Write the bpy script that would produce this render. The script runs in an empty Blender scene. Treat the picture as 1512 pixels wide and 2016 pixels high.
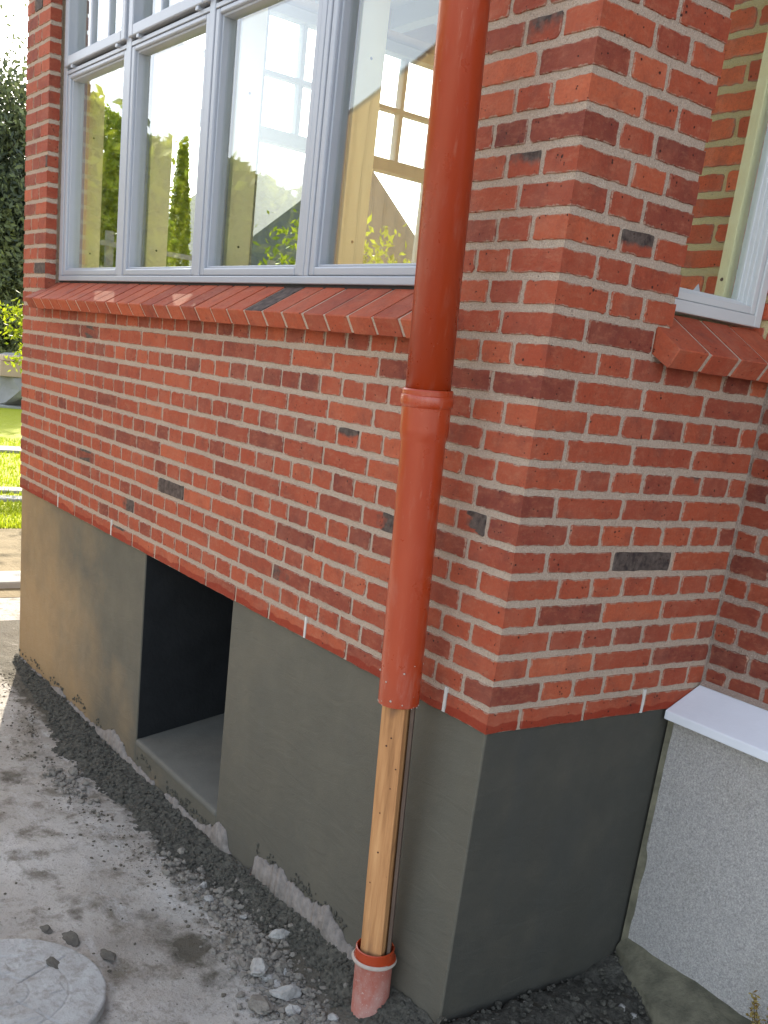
import bpy, bmesh, math, random
import numpy as np
from mathutils import Vector, Matrix, noise

random.seed(7)
S = bpy.context.scene
C = S.collection
# ------------------------------------------------------------------ camera
cd = bpy.data.cameras.new("camera"); cam = bpy.data.objects.new("camera", cd); C.objects.link(cam); S.camera = cam
cam.location = (1.7716, -1.7097, 0.8589)
cam.rotation_euler = tuple(math.radians(a) for a in (72.889, -6.684, 55.390))
cd.sensor_width = 36; cd.sensor_fit = 'AUTO'; cd.lens = 35.744
cd.shift_x = 0.0157; cd.shift_y = 0.1633; cd.clip_end = 500; cd.clip_start = 0.05
# ------------------------------------------------------------------ world, sun
SUN_DIR = Vector((-1.1, 0.43, 0)).normalized()          # horizontal direction towards the sun
ELEV = math.radians(31)
w = bpy.data.worlds.new("World"); S.world = w; w.use_nodes = True
nt = w.node_tree; bg = nt.nodes["Background"]
sky = nt.nodes.new("ShaderNodeTexSky"); sky.sky_type = 'NISHITA'; sky.sun_disc = False
sky.sun_elevation = ELEV; sky.sun_rotation = math.atan2(SUN_DIR.x, SUN_DIR.y)
sky.air_density = 1.0; sky.dust_density = 1.6; sky.ozone_density = 0.6
hs = nt.nodes.new("ShaderNodeHueSaturation"); hs.inputs["Saturation"].default_value = .55      # thin haze: a paler sky
nt.links.new(sky.outputs[0], hs.inputs["Color"]); nt.links.new(hs.outputs[0], bg.inputs[0]); bg.inputs[1].default_value = 0.15
ld = bpy.data.lights.new("sun", 'SUN'); ld.energy = 3.6; ld.angle = math.radians(0.5); ld.color = (1, 0.9, 0.74)
sun = bpy.data.objects.new("sun", ld); C.objects.link(sun)
sd = SUN_DIR * math.cos(ELEV) + Vector((0, 0, math.sin(ELEV)))
sun.rotation_euler = sd.to_track_quat('Z', 'Y').to_euler()
S.view_settings.view_transform = 'Standard'; S.view_settings.look = 'None'
S.view_settings.gamma = 1; S.view_settings.use_curve_mapping = False
S.view_settings.exposure = 1.88
S.cycles.max_bounces = 10; S.cycles.transparent_max_bounces = 24; S.cycles.diffuse_bounces = 5

# ------------------------------------------------------------------ helpers
H = 0.0687          # brick course
JT = 0.012          # joint
L = 3.926           # length of the extension front
D = 0.85            # depth of its east side

def lin(c):
    return tuple(((v / 255) / 12.92 if v / 255 <= .04045 else ((v / 255 + .055) / 1.055) ** 2.4) for v in c)

class NT:
    def __init__(s, name, rough=0.8, spec=0.3):
        s.m = bpy.data.materials.new(name); s.m.use_nodes = True
        s.t = s.m.node_tree; s.p = s.t.nodes["Principled BSDF"]
        s.p.inputs["Roughness"].default_value = rough
        s.p.inputs["Specular IOR Level"].default_value = spec
        s.tc = None
    def n(s, typ, **kw):
        nd = s.t.nodes.new(typ)
        for k, v in kw.items(): setattr(nd, k, v)
        return nd
    def l(s, a, b): s.t.links.new(a, b)
    def co(s):
        if s.tc is None: s.tc = s.n("ShaderNodeTexCoord")
        return s.tc.outputs["Object"]
    def scaled(s, sc):
        m = s.n("ShaderNodeMapping"); m.inputs["Scale"].default_value = sc; s.l(s.co(), m.inputs[0]); return m.outputs[0]
    def noise(s, scale, detail=4, rough=.6, vec=None, out="Fac"):
        nd = s.n("ShaderNodeTexNoise"); nd.inputs["Scale"].default_value = scale
        nd.inputs["Detail"].default_value = detail; nd.inputs["Roughness"].default_value = rough
        s.l(vec if vec is not None else s.co(), nd.inputs["Vector"]); return nd.outputs[out]
    def ramp(s, fac, stops, interp='LINEAR'):
        r = s.n("ShaderNodeValToRGB"); r.color_ramp.interpolation = interp
        e = r.color_ramp.elements
        while len(e) < len(stops): e.new(0.5)
        for el, (p, c) in zip(e, stops):
            el.position = p; el.color = (c, c, c, 1) if isinstance(c, (int, float)) else tuple(c) + (1,)
        s.l(fac, r.inputs[0]); return r.outputs[0]
    def mix(s, fac, a, b, typ='MIX'):
        m = s.n("ShaderNodeMix", data_type='RGBA', blend_type=typ)
        for sock, v in ((m.inputs[0], fac), (m.inputs[6], a), (m.inputs[7], b)):
            if isinstance(v, (int, float)): sock.default_value = v
            elif isinstance(v, tuple): sock.default_value = v + (1,) if len(v) == 3 else v
            else: s.l(v, sock)
        return m.outputs[2]
    def math(s, op, a, b=0.0, clamp=False):
        m = s.n("ShaderNodeMath", operation=op, use_clamp=clamp)
        for i, v in enumerate((a, b)):
            if isinstance(v, (int, float)): m.inputs[i].default_value = v
            else: s.l(v, m.inputs[i])
        return m.outputs[0]
    def base(s, v):
        if isinstance(v, tuple): s.p.inputs["Base Color"].default_value = v + (1,)
        else: s.l(v, s.p.inputs["Base Color"])
    def bump(s, h, dist=.002, strength=1.0):
        b = s.n("ShaderNodeBump"); b.inputs["Distance"].default_value = dist; b.inputs["Strength"].default_value = strength
        s.l(h, b.inputs["Height"])
        prev = s.p.inputs["Normal"].links
        if prev: s.l(prev[0].from_socket, b.inputs["Normal"])
        s.l(b.outputs[0], s.p.inputs["Normal"])

def tag(o, label=None, cat=None, group=None, kind=None):
    if label: o["label"] = label
    if cat: o["category"] = cat
    if group: o["group"] = group
    if kind: o["kind"] = kind
    return o

def thing(name, label, cat, loc=(0, 0, 0), group=None):
    o = bpy.data.objects.new(name, None); C.objects.link(o); o.location = loc; o.empty_display_size = .1
    return tag(o, label, cat, group)

def wloc(o):
    v = Vector((0, 0, 0))
    while o is not None: v += o.location; o = o.parent
    return v

def obj(name, verts, faces, mat, parent=None, loc=None, smooth=False, attrs=None):
    """verts in world coordinates; stored relative to the object's own place"""
    off = Vector(loc) if loc is not None else (wloc(parent) if parent else Vector((0, 0, 0)))
    me = bpy.data.meshes.new(name)
    me.from_pydata([tuple(Vector(v) - off) for v in verts], [], faces)
    me.materials.append(mat)
    if smooth: me.polygons.foreach_set("use_smooth", [True] * len(me.polygons))
    if attrs:
        for an, (dom, typ, vals) in attrs.items():
            a = me.attributes.new(an, typ, dom)
            if typ == 'FLOAT': a.data.foreach_set("value", vals)
            else: a.data.foreach_set("color", vals)
    me.update()
    o = bpy.data.objects.new(name, me); C.objects.link(o)
    if parent: o.parent = parent
    o.location = off - (wloc(parent) if parent else Vector((0, 0, 0)))
    return o

class MB:
    def __init__(s): s.v = []; s.f = []
    def box(s, a, b):
        x0, y0, z0 = (min(a[i], b[i]) for i in range(3)); x1, y1, z1 = (max(a[i], b[i]) for i in range(3))
        n = len(s.v)
        s.v += [(x0, y0, z0), (x1, y0, z0), (x1, y1, z0), (x0, y1, z0), (x0, y0, z1), (x1, y0, z1), (x1, y1, z1), (x0, y1, z1)]
        s.f += [tuple(n + i for i in q) for q in ((0, 3, 2, 1), (4, 5, 6, 7), (0, 1, 5, 4), (1, 2, 6, 5), (2, 3, 7, 6), (3, 0, 4, 7))]
        return s
    def prism(s, prof, axis, a, b):
        """closed profile of 2D points swept from a to b along axis ('x': (y,z), 'y': (x,z), 'z': (x,y))"""
        n = len(s.v); k = len(prof)
        for t in (a, b):
            for p in prof:
                s.v.append((t, p[0], p[1]) if axis == 'x' else (p[0], t, p[1]) if axis == 'y' else (p[0], p[1], t))
        s.f += [tuple(n + i for i in range(k))[::-1], tuple(n + k + i for i in range(k))]
        s.f += [(n + i, n + (i + 1) % k, n + k + (i + 1) % k, n + k + i) for i in range(k)]
        return s
    def lathe(s, prof, base, ax=Vector((0, 0, 1)), seg=48):
        """prof: (radius, height) list along axis ax from base"""
        n = len(s.v); base = Vector(base); ax = ax.normalized()
        e1 = ax.orthogonal().normalized(); e2 = ax.cross(e1)
        for r, h in prof:
            for i in range(seg):
                t = 2 * math.pi * i / seg
                s.v.append(tuple(base + ax * h + e1 * (r * math.cos(t)) + e2 * (r * math.sin(t))))
        for j in range(len(prof) - 1):
            for i in range(seg):
                a = n + j * seg + i; b = n + j * seg + (i + 1) % seg
                s.f.append((a, b, b + seg, a + seg))
        return s
    def add(s, verts, faces):
        n = len(s.v); s.v += [tuple(v) for v in verts]; s.f += [tuple(n + i for i in f) for f in faces]; return s
    def build(s, name, mat, parent=None, loc=None, smooth=False, bevel=0, seg=2):
        o = obj(name, s.v, s.f, mat, parent, loc, smooth)
        bm = bmesh.new(); bm.from_mesh(o.data); bmesh.ops.recalc_face_normals(bm, faces=bm.faces); bm.to_mesh(o.data); bm.free()
        if bevel:
            md = o.modifiers.new("bevel", 'BEVEL'); md.width = bevel; md.segments = seg; md.limit_method = 'ANGLE'; md.angle_limit = math.radians(35)
        return o

# ------------------------------------------------------------------ materials
def brick_material(name, dark=1.0):
    s = NT(name, .82, .25)
    tone = s.n("ShaderNodeAttribute", attribute_name="tone"); burn = s.n("ShaderNodeAttribute", attribute_name="burn"); wet = s.n("ShaderNodeAttribute", attribute_name="wet")
    c = s.ramp(tone.outputs["Fac"], [(0, (.14 * dark, .032 * dark, .023 * dark)), (.25, (.235 * dark, .048 * dark, .028 * dark)), (.5, (.315 * dark, .058 * dark, .026 * dark)), (.8, (.39 * dark, .084 * dark, .036 * dark)), (1, (.46 * dark, .11 * dark, .048 * dark))])
    n1 = s.noise(18, 5, .65); n2 = s.noise(140, 3, .7); n3 = s.noise(7, 3)
    c = s.mix(s.ramp(n1, [(.35, 0.), (.7, .55)]), c, (.31 * dark, .080 * dark, .042 * dark))
    c = s.mix(s.ramp(n2, [(.28, .35), (.55, 0.)]), c, (.15, .04, .025))
    c = s.mix(s.ramp(s.noise(330, 2), [(.66, 0.), (.78, .28)]), c, (.5, .36, .28))      # mortar dust
    c = s.mix(s.ramp(n3, [(.5, 0.), (.75, .25)]), c, (.40, .17, .11))
    c = s.mix(s.ramp(s.noise(11, 4, .6), [(.52, 0.), (.74, .5)]), c, (.11 * dark, .035 * dark, .028 * dark))      # kiln shading
    c = s.mix(s.ramp(s.noise(26, 6, .8, s.scaled((1, 1, 2.2))), [(.50, 0.), (.74, .5)]), c, (.40, .165, .095))
    ed = s.n("ShaderNodeAttribute", attribute_name="edge")
    sm = s.math('ADD', s.math('MULTIPLY', ed.outputs["Fac"], .34), s.noise(42, 5, .75))
    c = s.mix(s.ramp(sm, [(.79, 0.), (.90, .7)]), c, (.37, .27, .20))
    # over-burnt dark patches of single bricks
    bm_ = s.math('ADD', burn.outputs["Fac"], s.math('MULTIPLY', s.math('SUBTRACT', s.noise(24, 3), .5), .9))
    c = s.mix(s.ramp(bm_, [(.38, 0.), (.66, .95)]), c, s.mix(s.ramp(s.noise(40, 5, .7), [(.35, 0.), (.65, 1.)]), (.022, .022, .022), (.115, .095, .08)))
    # damp lower half of the lowest course
    wt = s.math('ADD', wet.outputs["Fac"], s.math('MULTIPLY', s.math('SUBTRACT', s.noise(9, 2), .5), .9))
    c = s.mix(s.ramp(wt, [(.5, 0.), (.56, .75)]), c, (.22, .022, .008))
    # pits
    v = s.n("ShaderNodeTexVoronoi", feature='F1'); v.inputs["Scale"].default_value = 75; s.l(s.co(), v.inputs["Vector"])
    pit = s.ramp(s.math('ADD', v.outputs["Distance"], s.math('MULTIPLY', s.noise(30, 2), .9)), [(.46, 1.), (.54, 0.)])
    c = s.mix(pit, c, (.05, .02, .015)); s.base(c)
    s.bump(s.math('ADD', s.noise(60, 6, .7), s.math('MULTIPLY', pit, -1.4)), .0022, .9)
    s.bump(s.noise(16, 4, .6), .006, .8)
    return s.m
M_BRICK = brick_material("red_brick"); M_OLDBRICK = brick_material("old_brick", .8)

def mortar_material(name, a, b, rough_bump=.003):
    s = NT(name, .95, .1)
    c = s.mix(s.noise(9, 4), a, b)
    c = s.mix(s.ramp(s.noise(420, 2, .8), [(.32, .75), (.5, 0.), (.60, 0.), (.72, .5)]), c, (.15, .13, .105))
    c = s.mix(s.ramp(s.noise(300, 2), [(.58, 0.), (.72, .7)]), c, (.70, .62, .53))
    v = s.n("ShaderNodeTexVoronoi"); v.inputs["Scale"].default_value = 130; s.l(s.co(), v.inputs["Vector"])
    hole = s.ramp(s.math('ADD', v.outputs["Distance"], s.math('MULTIPLY', s.noise(25, 2), .8)), [(.36, 1.), (.44, 0.)])
    c = s.mix(hole, c, (.07, .06, .05)); s.base(c)
    s.bump(s.math('SUBTRACT', s.noise(260, 3, .8), hole), .0028, 1.); s.bump(s.noise(45, 5, .7), rough_bump * 2, 1.)
    return s.m
M_MORTAR = mortar_material("grey_mortar", (.52, .405, .315), (.41, .325, .255))
M_OLDMORTAR = mortar_material("old_mortar", (.42, .30, .24), (.36, .31, .26), .006)
M_SILLMORTAR = mortar_material("sill_mortar", (.55, .43, .34), (.48, .38, .30))

def render_coat():
    s = NT("grey_render", .72, .35)
    c = s.mix(s.noise(1.4, 4, .55), (.062, .060, .048), (.042, .042, .037))
    c = s.mix(s.ramp(s.noise(5, 5, .65), [(.45, 0.), (.72, .55)]), c, (.082, .075, .058))
    st = s.noise(3, 4, .6, s.scaled((2.2, 2.2, .35)))
    c = s.mix(s.ramp(st, [(.5, 0.), (.7, .4)]), c, (.05, .052, .048))
    c = s.mix(s.ramp(s.noise(260, 2), [(.68, 0.), (.8, .4)]), c, (.2, .19, .16))
    sp = s.n("ShaderNodeSeparateXYZ"); s.l(s.co(), sp.inputs[0])            # warm bounce off the sunlit ground, painted in towards the far end
    browned = s.math('ADD', s.math('MULTIPLY', sp.outputs[0], -.55), s.math('MULTIPLY', s.math('SUBTRACT', s.noise(2.2, 5, .6), .5), 1.3))
    browned = s.math('SUBTRACT', browned, s.math('MULTIPLY', sp.outputs[2], .45))
    c = s.mix(s.ramp(browned, [(-.0, 0.), (.7, .95)]), c, (.30, .19, .085))
    frt = s.math('LESS_THAN', sp.outputs[1], -.385)                    # front painted lighter than the side for the light it gets
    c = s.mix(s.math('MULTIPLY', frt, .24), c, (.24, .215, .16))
    tw = s.n('ShaderNodeTexNoise'); tw.inputs['Scale'].default_value = 5; tw.inputs['Distortion'].default_value = 1.6; tw.inputs['Detail'].default_value = 5; s.l(s.scaled((1, 1, 3.2)), tw.inputs['Vector'])
    s.base(c); s.bump(s.noise(190, 4, .7), .0012, .9); s.bump(tw.outputs['Fac'], .007, .45)
    s.l(s.ramp(s.noise(6, 3), [(.3, .6), (.7, .85)]), s.p.inputs["Roughness"])
    return s.m
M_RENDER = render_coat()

def simple(name, col, rough=.6, spec=.4, var=.12, scale=20, bump=0., bscale=80, metal=0):
    s = NT(name, rough, spec); s.p.inputs["Metallic"].default_value = metal
    d = tuple(max(0, v * (1 - 2 * var)) for v in col)
    s.base(s.mix(s.noise(scale, 4), col, d))
    if bump: s.bump(s.noise(bscale, 4, .65), bump, .8)
    return s.m
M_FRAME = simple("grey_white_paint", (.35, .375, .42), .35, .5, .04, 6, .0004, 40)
M_FRAME_LIT = simple("lit_side_paint", (.56, .58, .58), .35, .5, .03, 6, .0004, 40)  # front frame paint again, lightened for the stronger light on this side
M_GAP = simple("dark_seal_and_shade", (.03, .03, .03), .7, .2)
M_PINE = NT("pale_pine"); _s = M_PINE
_s.base(_s.mix(_s.noise(5, 4, .6, _s.scaled((6, 6, .5))), (.95, .88, .56), (.90, .80, .48))); M_PINE = _s.m
M_WHITE = simple("white_wall_paint", (.42, .44, .45), .7, .2, .03, 3)
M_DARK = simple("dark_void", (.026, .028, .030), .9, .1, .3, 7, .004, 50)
M_COPE = simple("white_coping_paint", (.82, .86, .92), .4, .4, .10, 5, .0008, 50)
M_ROOF = simple("roof_tile", (.18, .09, .06), .8, .2, .3, 8)
M_CONC = NT("rough_concrete", .9, .15); _s = M_CONC
_s.base(_s.mix(_s.ramp(_s.noise(14, 5), [(.35, 0.), (.65, 1.)]), (.20, .185, .13), (.105, .10, .072))); _s.bump(_s.noise(60, 5, .7), .006); M_CONC = _s.m

def pebble_render():
    s = NT("pebbledash_render", .9, .15)
    v = s.n("ShaderNodeTexVoronoi"); v.inputs["Scale"].default_value = 230; s.l(s.co(), v.inputs["Vector"])
    g = s.noise(150, 3, .7)
    c = s.ramp(g, [(.28, (.26, .25, .24)), (.45, (.40, .385, .365)), (.6, (.52, .50, .47)), (.75, (.68, .65, .61))])
    c = s.mix(.35, c, s.ramp(v.outputs["Distance"], [(0., (.7, .67, .63)), (.6, (.25, .24, .24))]))
    c = s.mix(s.ramp(s.noise(4, 4), [(.5, 0.), (.8, .35)]), c, (.26, .24, .18))
    s.base(c); s.bump(g, .004, 1.); s.bump(v.outputs["Distance"], .002, .8)
    return s.m
M_PEBBLE = pebble_render()

def pipe_mat(name, col, dust):
    s = NT(name, .3, .6)
    c = s.mix(s.noise(4, 4), col, tuple(v * .85 for v in col))
    if dust:
        c = s.mix(s.ramp(s.noise(16, 6, .7, s.scaled((1, 1, .5))), [(.3, 0.), (.65, dust)]), c, (.42, .26, .22))
        c = s.mix(s.ramp(s.noise(120, 3, .7), [(.6, 0.), (.72, .7)]), c, (.55, .47, .42))
        s.p.inputs["Roughness"].default_value = .75
    else:
        c = s.mix(s.ramp(s.noise(9, 6, .7, s.scaled((3, 3, .6))), [(.55, 0.), (.8, .18)]), c, (.55, .40, .33))
        c = s.mix(s.ramp(s.noise(90, 2), [(.74, 0.), (.8, .5)]), c, (.6, .5, .45))
        c = s.mix(s.ramp(s.noise(30, 6, .75, s.scaled((2, 2, .25))), [(.60, 0.), (.74, .35)]), c, (.50, .26, .18))
        c = s.mix(s.ramp(s.noise(2.2, 3, .6), [(.5, 0.), (.75, .35)]), c, (.27, .05, .022))
        s.l(s.ramp(s.noise(14, 5), [(.3, .24), (.7, .40)]), s.p.inputs["Roughness"])
    s.base(c); s.bump(s.noise(3, 2, .5), .002, .3); return s.m
M_PIPE = pipe_mat("terracotta_plastic", (.37, .043, .009), 0)
M_PIPED = pipe_mat("dusty_terracotta_plastic", (.36, .065, .032), .8)
M_SLURRY = simple("dried_cement", (.50, .42, .36), .9, .1, .2, 60, .003, 90)

def wood():
    s = NT("raw_spruce", .7, .25)
    g = s.noise(3.2, 5, .6, s.scaled((16, 16, .7)))
    c = s.ramp(g, [(.3, (.27, .125, .050)), (.5, (.44, .215, .088)), (.7, (.56, .30, .13))])
    kn = s.ramp(s.noise(5.5, 2, .4, s.scaled((2.2, 2.2, 1.1))), [(.60, 0.), (.70, .85)])
    c = s.mix(kn, c, (.20, .10, .055))
    c = s.mix(s.ramp(s.noise(60, 2), [(.72, 0.), (.78, .6)]), c, (.12, .06, .035))
    c = s.mix(s.ramp(s.noise(7, 5, .7, s.scaled((1.5, 1.5, .4))), [(.55, 0.), (.75, .4)]), c, (.17, .13, .10))
    s.base(c); s.bump(g, .003, .8); return s.m
M_WOOD = wood()
M_GREYWOOD = simple("weathered_wood", (.15, .105, .08), .85, .2, .25, 14, .001, 60)

def glass():
    m = bpy.data.materials.new("window_glass"); m.use_nodes = True; t = m.node_tree
    for nd in list(t.nodes):
        if nd.type != 'OUTPUT_MATERIAL': t.nodes.remove(nd)
    out = [nd for nd in t.nodes if nd.type == 'OUTPUT_MATERIAL'][0]
    tr = t.nodes.new("ShaderNodeBsdfTransparent"); tr.inputs[0].default_value = (.93, .96, .95, 1)
    gl = t.nodes.new("ShaderNodeBsdfGlossy"); gl.inputs["Roughness"].default_value = 0.0; gl.inputs[0].default_value = (1, 1, 1, 1)
    fr = t.nodes.new("ShaderNodeLayerWeight"); fr.inputs[0].default_value = .5      # Facing = 1 - |cos|: Schlick reflectance of double glazing
    pw = t.nodes.new("ShaderNodeMath"); pw.operation = 'POWER'; pw.inputs[1].default_value = 5
    mu = t.nodes.new("ShaderNodeMath"); mu.operation = 'MULTIPLY_ADD'; mu.inputs[1].default_value = 1.7; mu.inputs[2].default_value = .07; mu.use_clamp = True
    tc = t.nodes.new("ShaderNodeTexCoord"); nz = t.nodes.new("ShaderNodeTexNoise"); nz.inputs["Scale"].default_value = 2.2; nz.inputs["Detail"].default_value = 1
    bp = t.nodes.new("ShaderNodeBump"); bp.inputs["Distance"].default_value = .0012; bp.inputs["Strength"].default_value = .5
    mx = t.nodes.new("ShaderNodeMixShader")
    t.links.new(tc.outputs["Object"], nz.inputs["Vector"]); t.links.new(nz.outputs["Fac"], bp.inputs["Height"]); t.links.new(bp.outputs[0], gl.inputs["Normal"])
    t.links.new(fr.outputs['Facing'], pw.inputs[0]); t.links.new(pw.outputs[0], mu.inputs[0]); t.links.new(mu.outputs[0], mx.inputs[0]); t.links.new(tr.outputs[0], mx.inputs[1]); t.links.new(gl.outputs[0], mx.inputs[2])
    t.links.new(mx.outputs[0], out.inputs[0]); return m
M_GLASS = glass()

def leaf_mat(name, a, b, trans=.25):
    s = NT(name, .5, .3)
    at = s.n("ShaderNodeAttribute", attribute_name="tone")
    s.base(s.mix(at.outputs["Fac"], a, b))
    s.p.inputs["Subsurface Weight"].default_value = 0
    tb = s.n("ShaderNodeBsdfTranslucent"); s.l(s.mix(at.outputs["Fac"], a, b), tb.inputs[0])
    mx = s.n("ShaderNodeMixShader"); mx.inputs[0].default_value = trans
    out = [nd for nd in s.t.nodes if nd.type == 'OUTPUT_MATERIAL'][0]
    s.l(s.p.outputs[0], mx.inputs[1]); s.l(tb.outputs[0], mx.inputs[2]); s.l(mx.outputs[0], out.inputs[0])
    return s.m
M_LEAFD = leaf_mat("dark_evergreen_leaf", (.05, .065, .045), (.18, .21, .09))
M_LEAFY = leaf_mat("bright_young_leaf", (.20, .27, .012), (.42, .47, .02), .45)
M_LEAFG = leaf_mat("garden_leaf", (.12, .17, .012), (.42, .46, .03), .4)
M_BARK = simple("bark", (.10, .07, .05), .9, .1, .3, 30, .004, 60)

# ------------------------------------------------------------------ bricks
def rr_outline(u0, u1, z0, z1, rad, sl, sr, jit):
    """irregular rounded rectangle; sharp on the left/right side where a corner turns"""
    pts = []
    def corner(cx, cz, a0, r, sharp, px, pz):
        if sharp: pts.append((px, pz, True)); return
        for i in range(3):
            a = a0 + i * math.pi / 4
            pts.append((cx + r * math.cos(a), cz + r * math.sin(a), False))
    r = [random.uniform(.5, 1) * rad * (2.4 if random.random() < .13 else 1) for _ in range(4)]
    def edge(p, q, n, keep):
        for i in range(1, n):
            t = i / n; pts.append((p[0] + (q[0] - p[0]) * t, p[1] + (q[1] - p[1]) * t, keep))
    nl = 8 if u1 - u0 > .14 else 5
    corner(u0 + r[0], z0 + r[0], math.pi, r[0], sl, u0, z0); edge((u0 + (0 if sl else r[0]), z0), (u1 - (0 if sr else r[1]), z0), nl, False)
    corner(u1 - r[1], z0 + r[1], -math.pi / 2, r[1], sr, u1, z0); edge((u1, z0 + r[1]), (u1, z1 - r[2]), 3, sr)
    corner(u1 - r[2], z1 - r[2], 0, r[2], sr, u1, z1); edge((u1 - (0 if sr else r[2]), z1), (u0 + (0 if sl else r[3]), z1), nl, False)
    corner(u0 + r[3], z1 - r[3], math.pi / 2, r[3], sl, u0, z1); edge((u0, z1 - r[3]), (u0, z0 + r[0]), 3, sl)
    cu, cz = (u0 + u1) / 2, (z0 + z1) / 2
    out = []
    for (a, b, k) in pts:
        j1, j2 = (random.uniform(-jit, jit), random.uniform(-jit, jit))
        if k: out.append((a, b, True))
        else: out.append((a + j1, b + j2, False))
    return out, (cu, cz)

def brickwork(name, O, U, N, bricks, mat, parent, rad=.0055, jit=.0015, proud=.0010):
    """bricks: dicts u0,u1,z0,z1,tone,burn,sl,sr ; O point, U horizontal direction, N outward normal"""
    O, U, N = Vector(O), Vector(U), Vector(N); V = Vector((0, 0, 1))
    verts, faces, tone, burn, wet, edg = [], [], [], [], [], []
    for b in bricks:
        sl, sr = b.get('sl'), b.get('sr')
        pts, (cu, cz) = rr_outline(b['u0'], b['u1'], b['z0'], b['z1'], rad, sl, sr, jit)
        n0 = len(verts); k = len(pts); off = 0 if (sl or sr) else random.uniform(-proud, proud)
        tl1, tl2 = random.uniform(-.0009, .0009), random.uniform(-.0009, .0009)
        for (a, z, keep) in pts:        # ring a little way inside the outline
            a2 = min(max(a, b['u0'] + (.0005 if sl else .010)), b['u1'] - (.0005 if sr else .010)); z2 = min(max(z, b['z0'] + .009), b['z1'] - .009)
            und = 0 if ((sl and a2 < b['u0'] + .02) or (sr and a2 > b['u1'] - .02)) else tl1 * (a2 - cu) / .06 + tl2 * (z2 - cz) / .02
            verts.append(O + U * a2 + V * z2 + N * (off - .0002 + max(-.0008, min(.0008, und))))
            burn.append(b['burnf'](a2, z2) if 'burnf' in b else b.get('burn', 0)); edg.append(0.)
            wet.append(max(0, min(1, 1.0 - (z2 - b['z0']) / .052)) if b.get('wet') else 0); tone.append(b['tone'])
        for dep, ins in ((0, .0022), (.0018, .0006), (.012, 0)):
            for (a, z, keep) in pts:
                if keep: a += dep if a < cu else -dep
                else:
                    a += ins * (1 if a < cu else -1) * min(1, abs(a - cu) / .03) if abs(a - cu) > (b['u1'] - b['u0']) / 2 - .012 else 0
                    z += ins * (1 if z < cz else -1) if abs(z - cz) > .012 else 0
                verts.append(O + U * a + V * z + N * (off - dep))
                burn.append(b['burnf'](a, z) if 'burnf' in b else b.get('burn', 0))
                wet.append(max(0, min(1, 1.0 - (z - b['z0']) / .052)) if b.get('wet') else 0)
                tone.append(b['tone']); edg.append(1.)
        faces.append(tuple(range(n0, n0 + k)))
        for r in range(3):
            for i in range(k):
                a = n0 + r * k + i; c = n0 + r * k + (i + 1) % k
                faces.append((c, a, a + k, c + k))
    o = obj(name, verts, faces, mat, parent, attrs={"tone": ('POINT', 'FLOAT', tone), "burn": ('POINT', 'FLOAT', burn), "wet": ('POINT', 'FLOAT', wet), "edge": ('POINT', 'FLOAT', edg)})
    bm = bmesh.new(); bm.from_mesh(o.data); bmesh.ops.recalc_face_normals(bm, faces=bm.faces)
    bm.to_mesh(o.data); bm.free()
    return o

def tone():
    t = random.gauss(.54, .17)
    if random.random() < .12: t = random.uniform(.0, .22)
    return min(1, max(0, t))
CORNER = {k: tone() for k in range(-2, 90)}

def course(k, joints, u_end, sl0=False, sre=False, start=0.0, marks=None, ck=None):
    """bricks of course k between consecutive joint centres"""
    out = []; js = [start] + list(joints) + [u_end]
    for i in range(len(js) - 1):
        a = js[i] + (JT / 2 if i > 0 else 0); b = js[i + 1] - (JT / 2 if i < len(js) - 2 else 0)
        if i > 0: a += random.uniform(-.0015, .0015)
        if b - a < .01: continue
        d = dict(u0=a, u1=b, z0=k * H + .0083, z1=(k + 1) * H - .0083, tone=tone(), sl=(sl0 and i == 0), sr=(sre and i == len(js) - 2), burn=0)
        d['z0'] += random.uniform(-.001, .001); d['z1'] += random.uniform(-.0012, .0012)
        if k == 0: d['z0'] = .004; d['wet'] = True
        if (d['sl'] and ck == 'L') or (d['sr'] and ck == 'R'):
            d['tone'] = CORNER[k]; d['z0'] = k * H + .0083 if k else .004; d['z1'] = (k + 1) * H - .0083
        if marks:
            for (mu, mz, f) in marks:
                if a <= mu <= b and d['z0'] <= mz <= d['z1']:
                    if callable(f):
                        aa, bb, z0, z1 = a, b, d['z0'], d['z1']
                        d['burnf'] = lambda u, z, f=f, aa=aa, bb=bb, z0=z0, z1=z1: f((u - aa) / (bb - aa), (z - z0) / (z1 - z0))
                    else: d['burn'] = f
        out.append(d)
    return out

ext = thing("brick_extension", "red brick extension with grey rendered plinth, white grid windows and a square cellar opening", "building", (-2.0, .4, -1.0))
TOP = 46
# ---- front wall; u runs from the corner (x=0) to the left, mirrored so that u = -x
def front_marks():
    full = lambda s, t: 1.0
    return [(2.93, .319, lambda s, t: 1.1 if .15 < s < .8 else .2), (1.961, .312, 1.0), (2.36, .172, lambda s, t: 1.1 - 1.4 * s if s < 1 else 0),
            (.775, .65, lambda s, t: .2 + 1.1 * (t - .3)), (.52, .447, lambda s, t: 1.3 if s < .55 else 0), (.159, .522, lambda s, t: 1.2 if s + (1 - t) * .6 < .75 else 0.),
            (2.446, .03, lambda s, t: .9 - 1.6 * abs(s - .6) if t > .5 else .2), (2.939, .862, lambda s, t: 1.1 if .35 < s < .65 else 0), (1.003, .172, lambda s, t: .55 if s > .75 else .1)]
fb = []
for k in range(0, 14):
    if k % 2 == 0: js = [.174 + .24 * i for i in range(16)]
    else: js = [.114 + (3.812 - .114) / 31 * i for i in range(32)]
    fb += course(k, js, L, sl0=True, sre=True, marks=front_marks(), ck='L')
fb += course(14, [.174], .352, sl0=True, ck='L')
fb += course(14, [3.77], L, start=3.66, sre=True)
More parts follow.
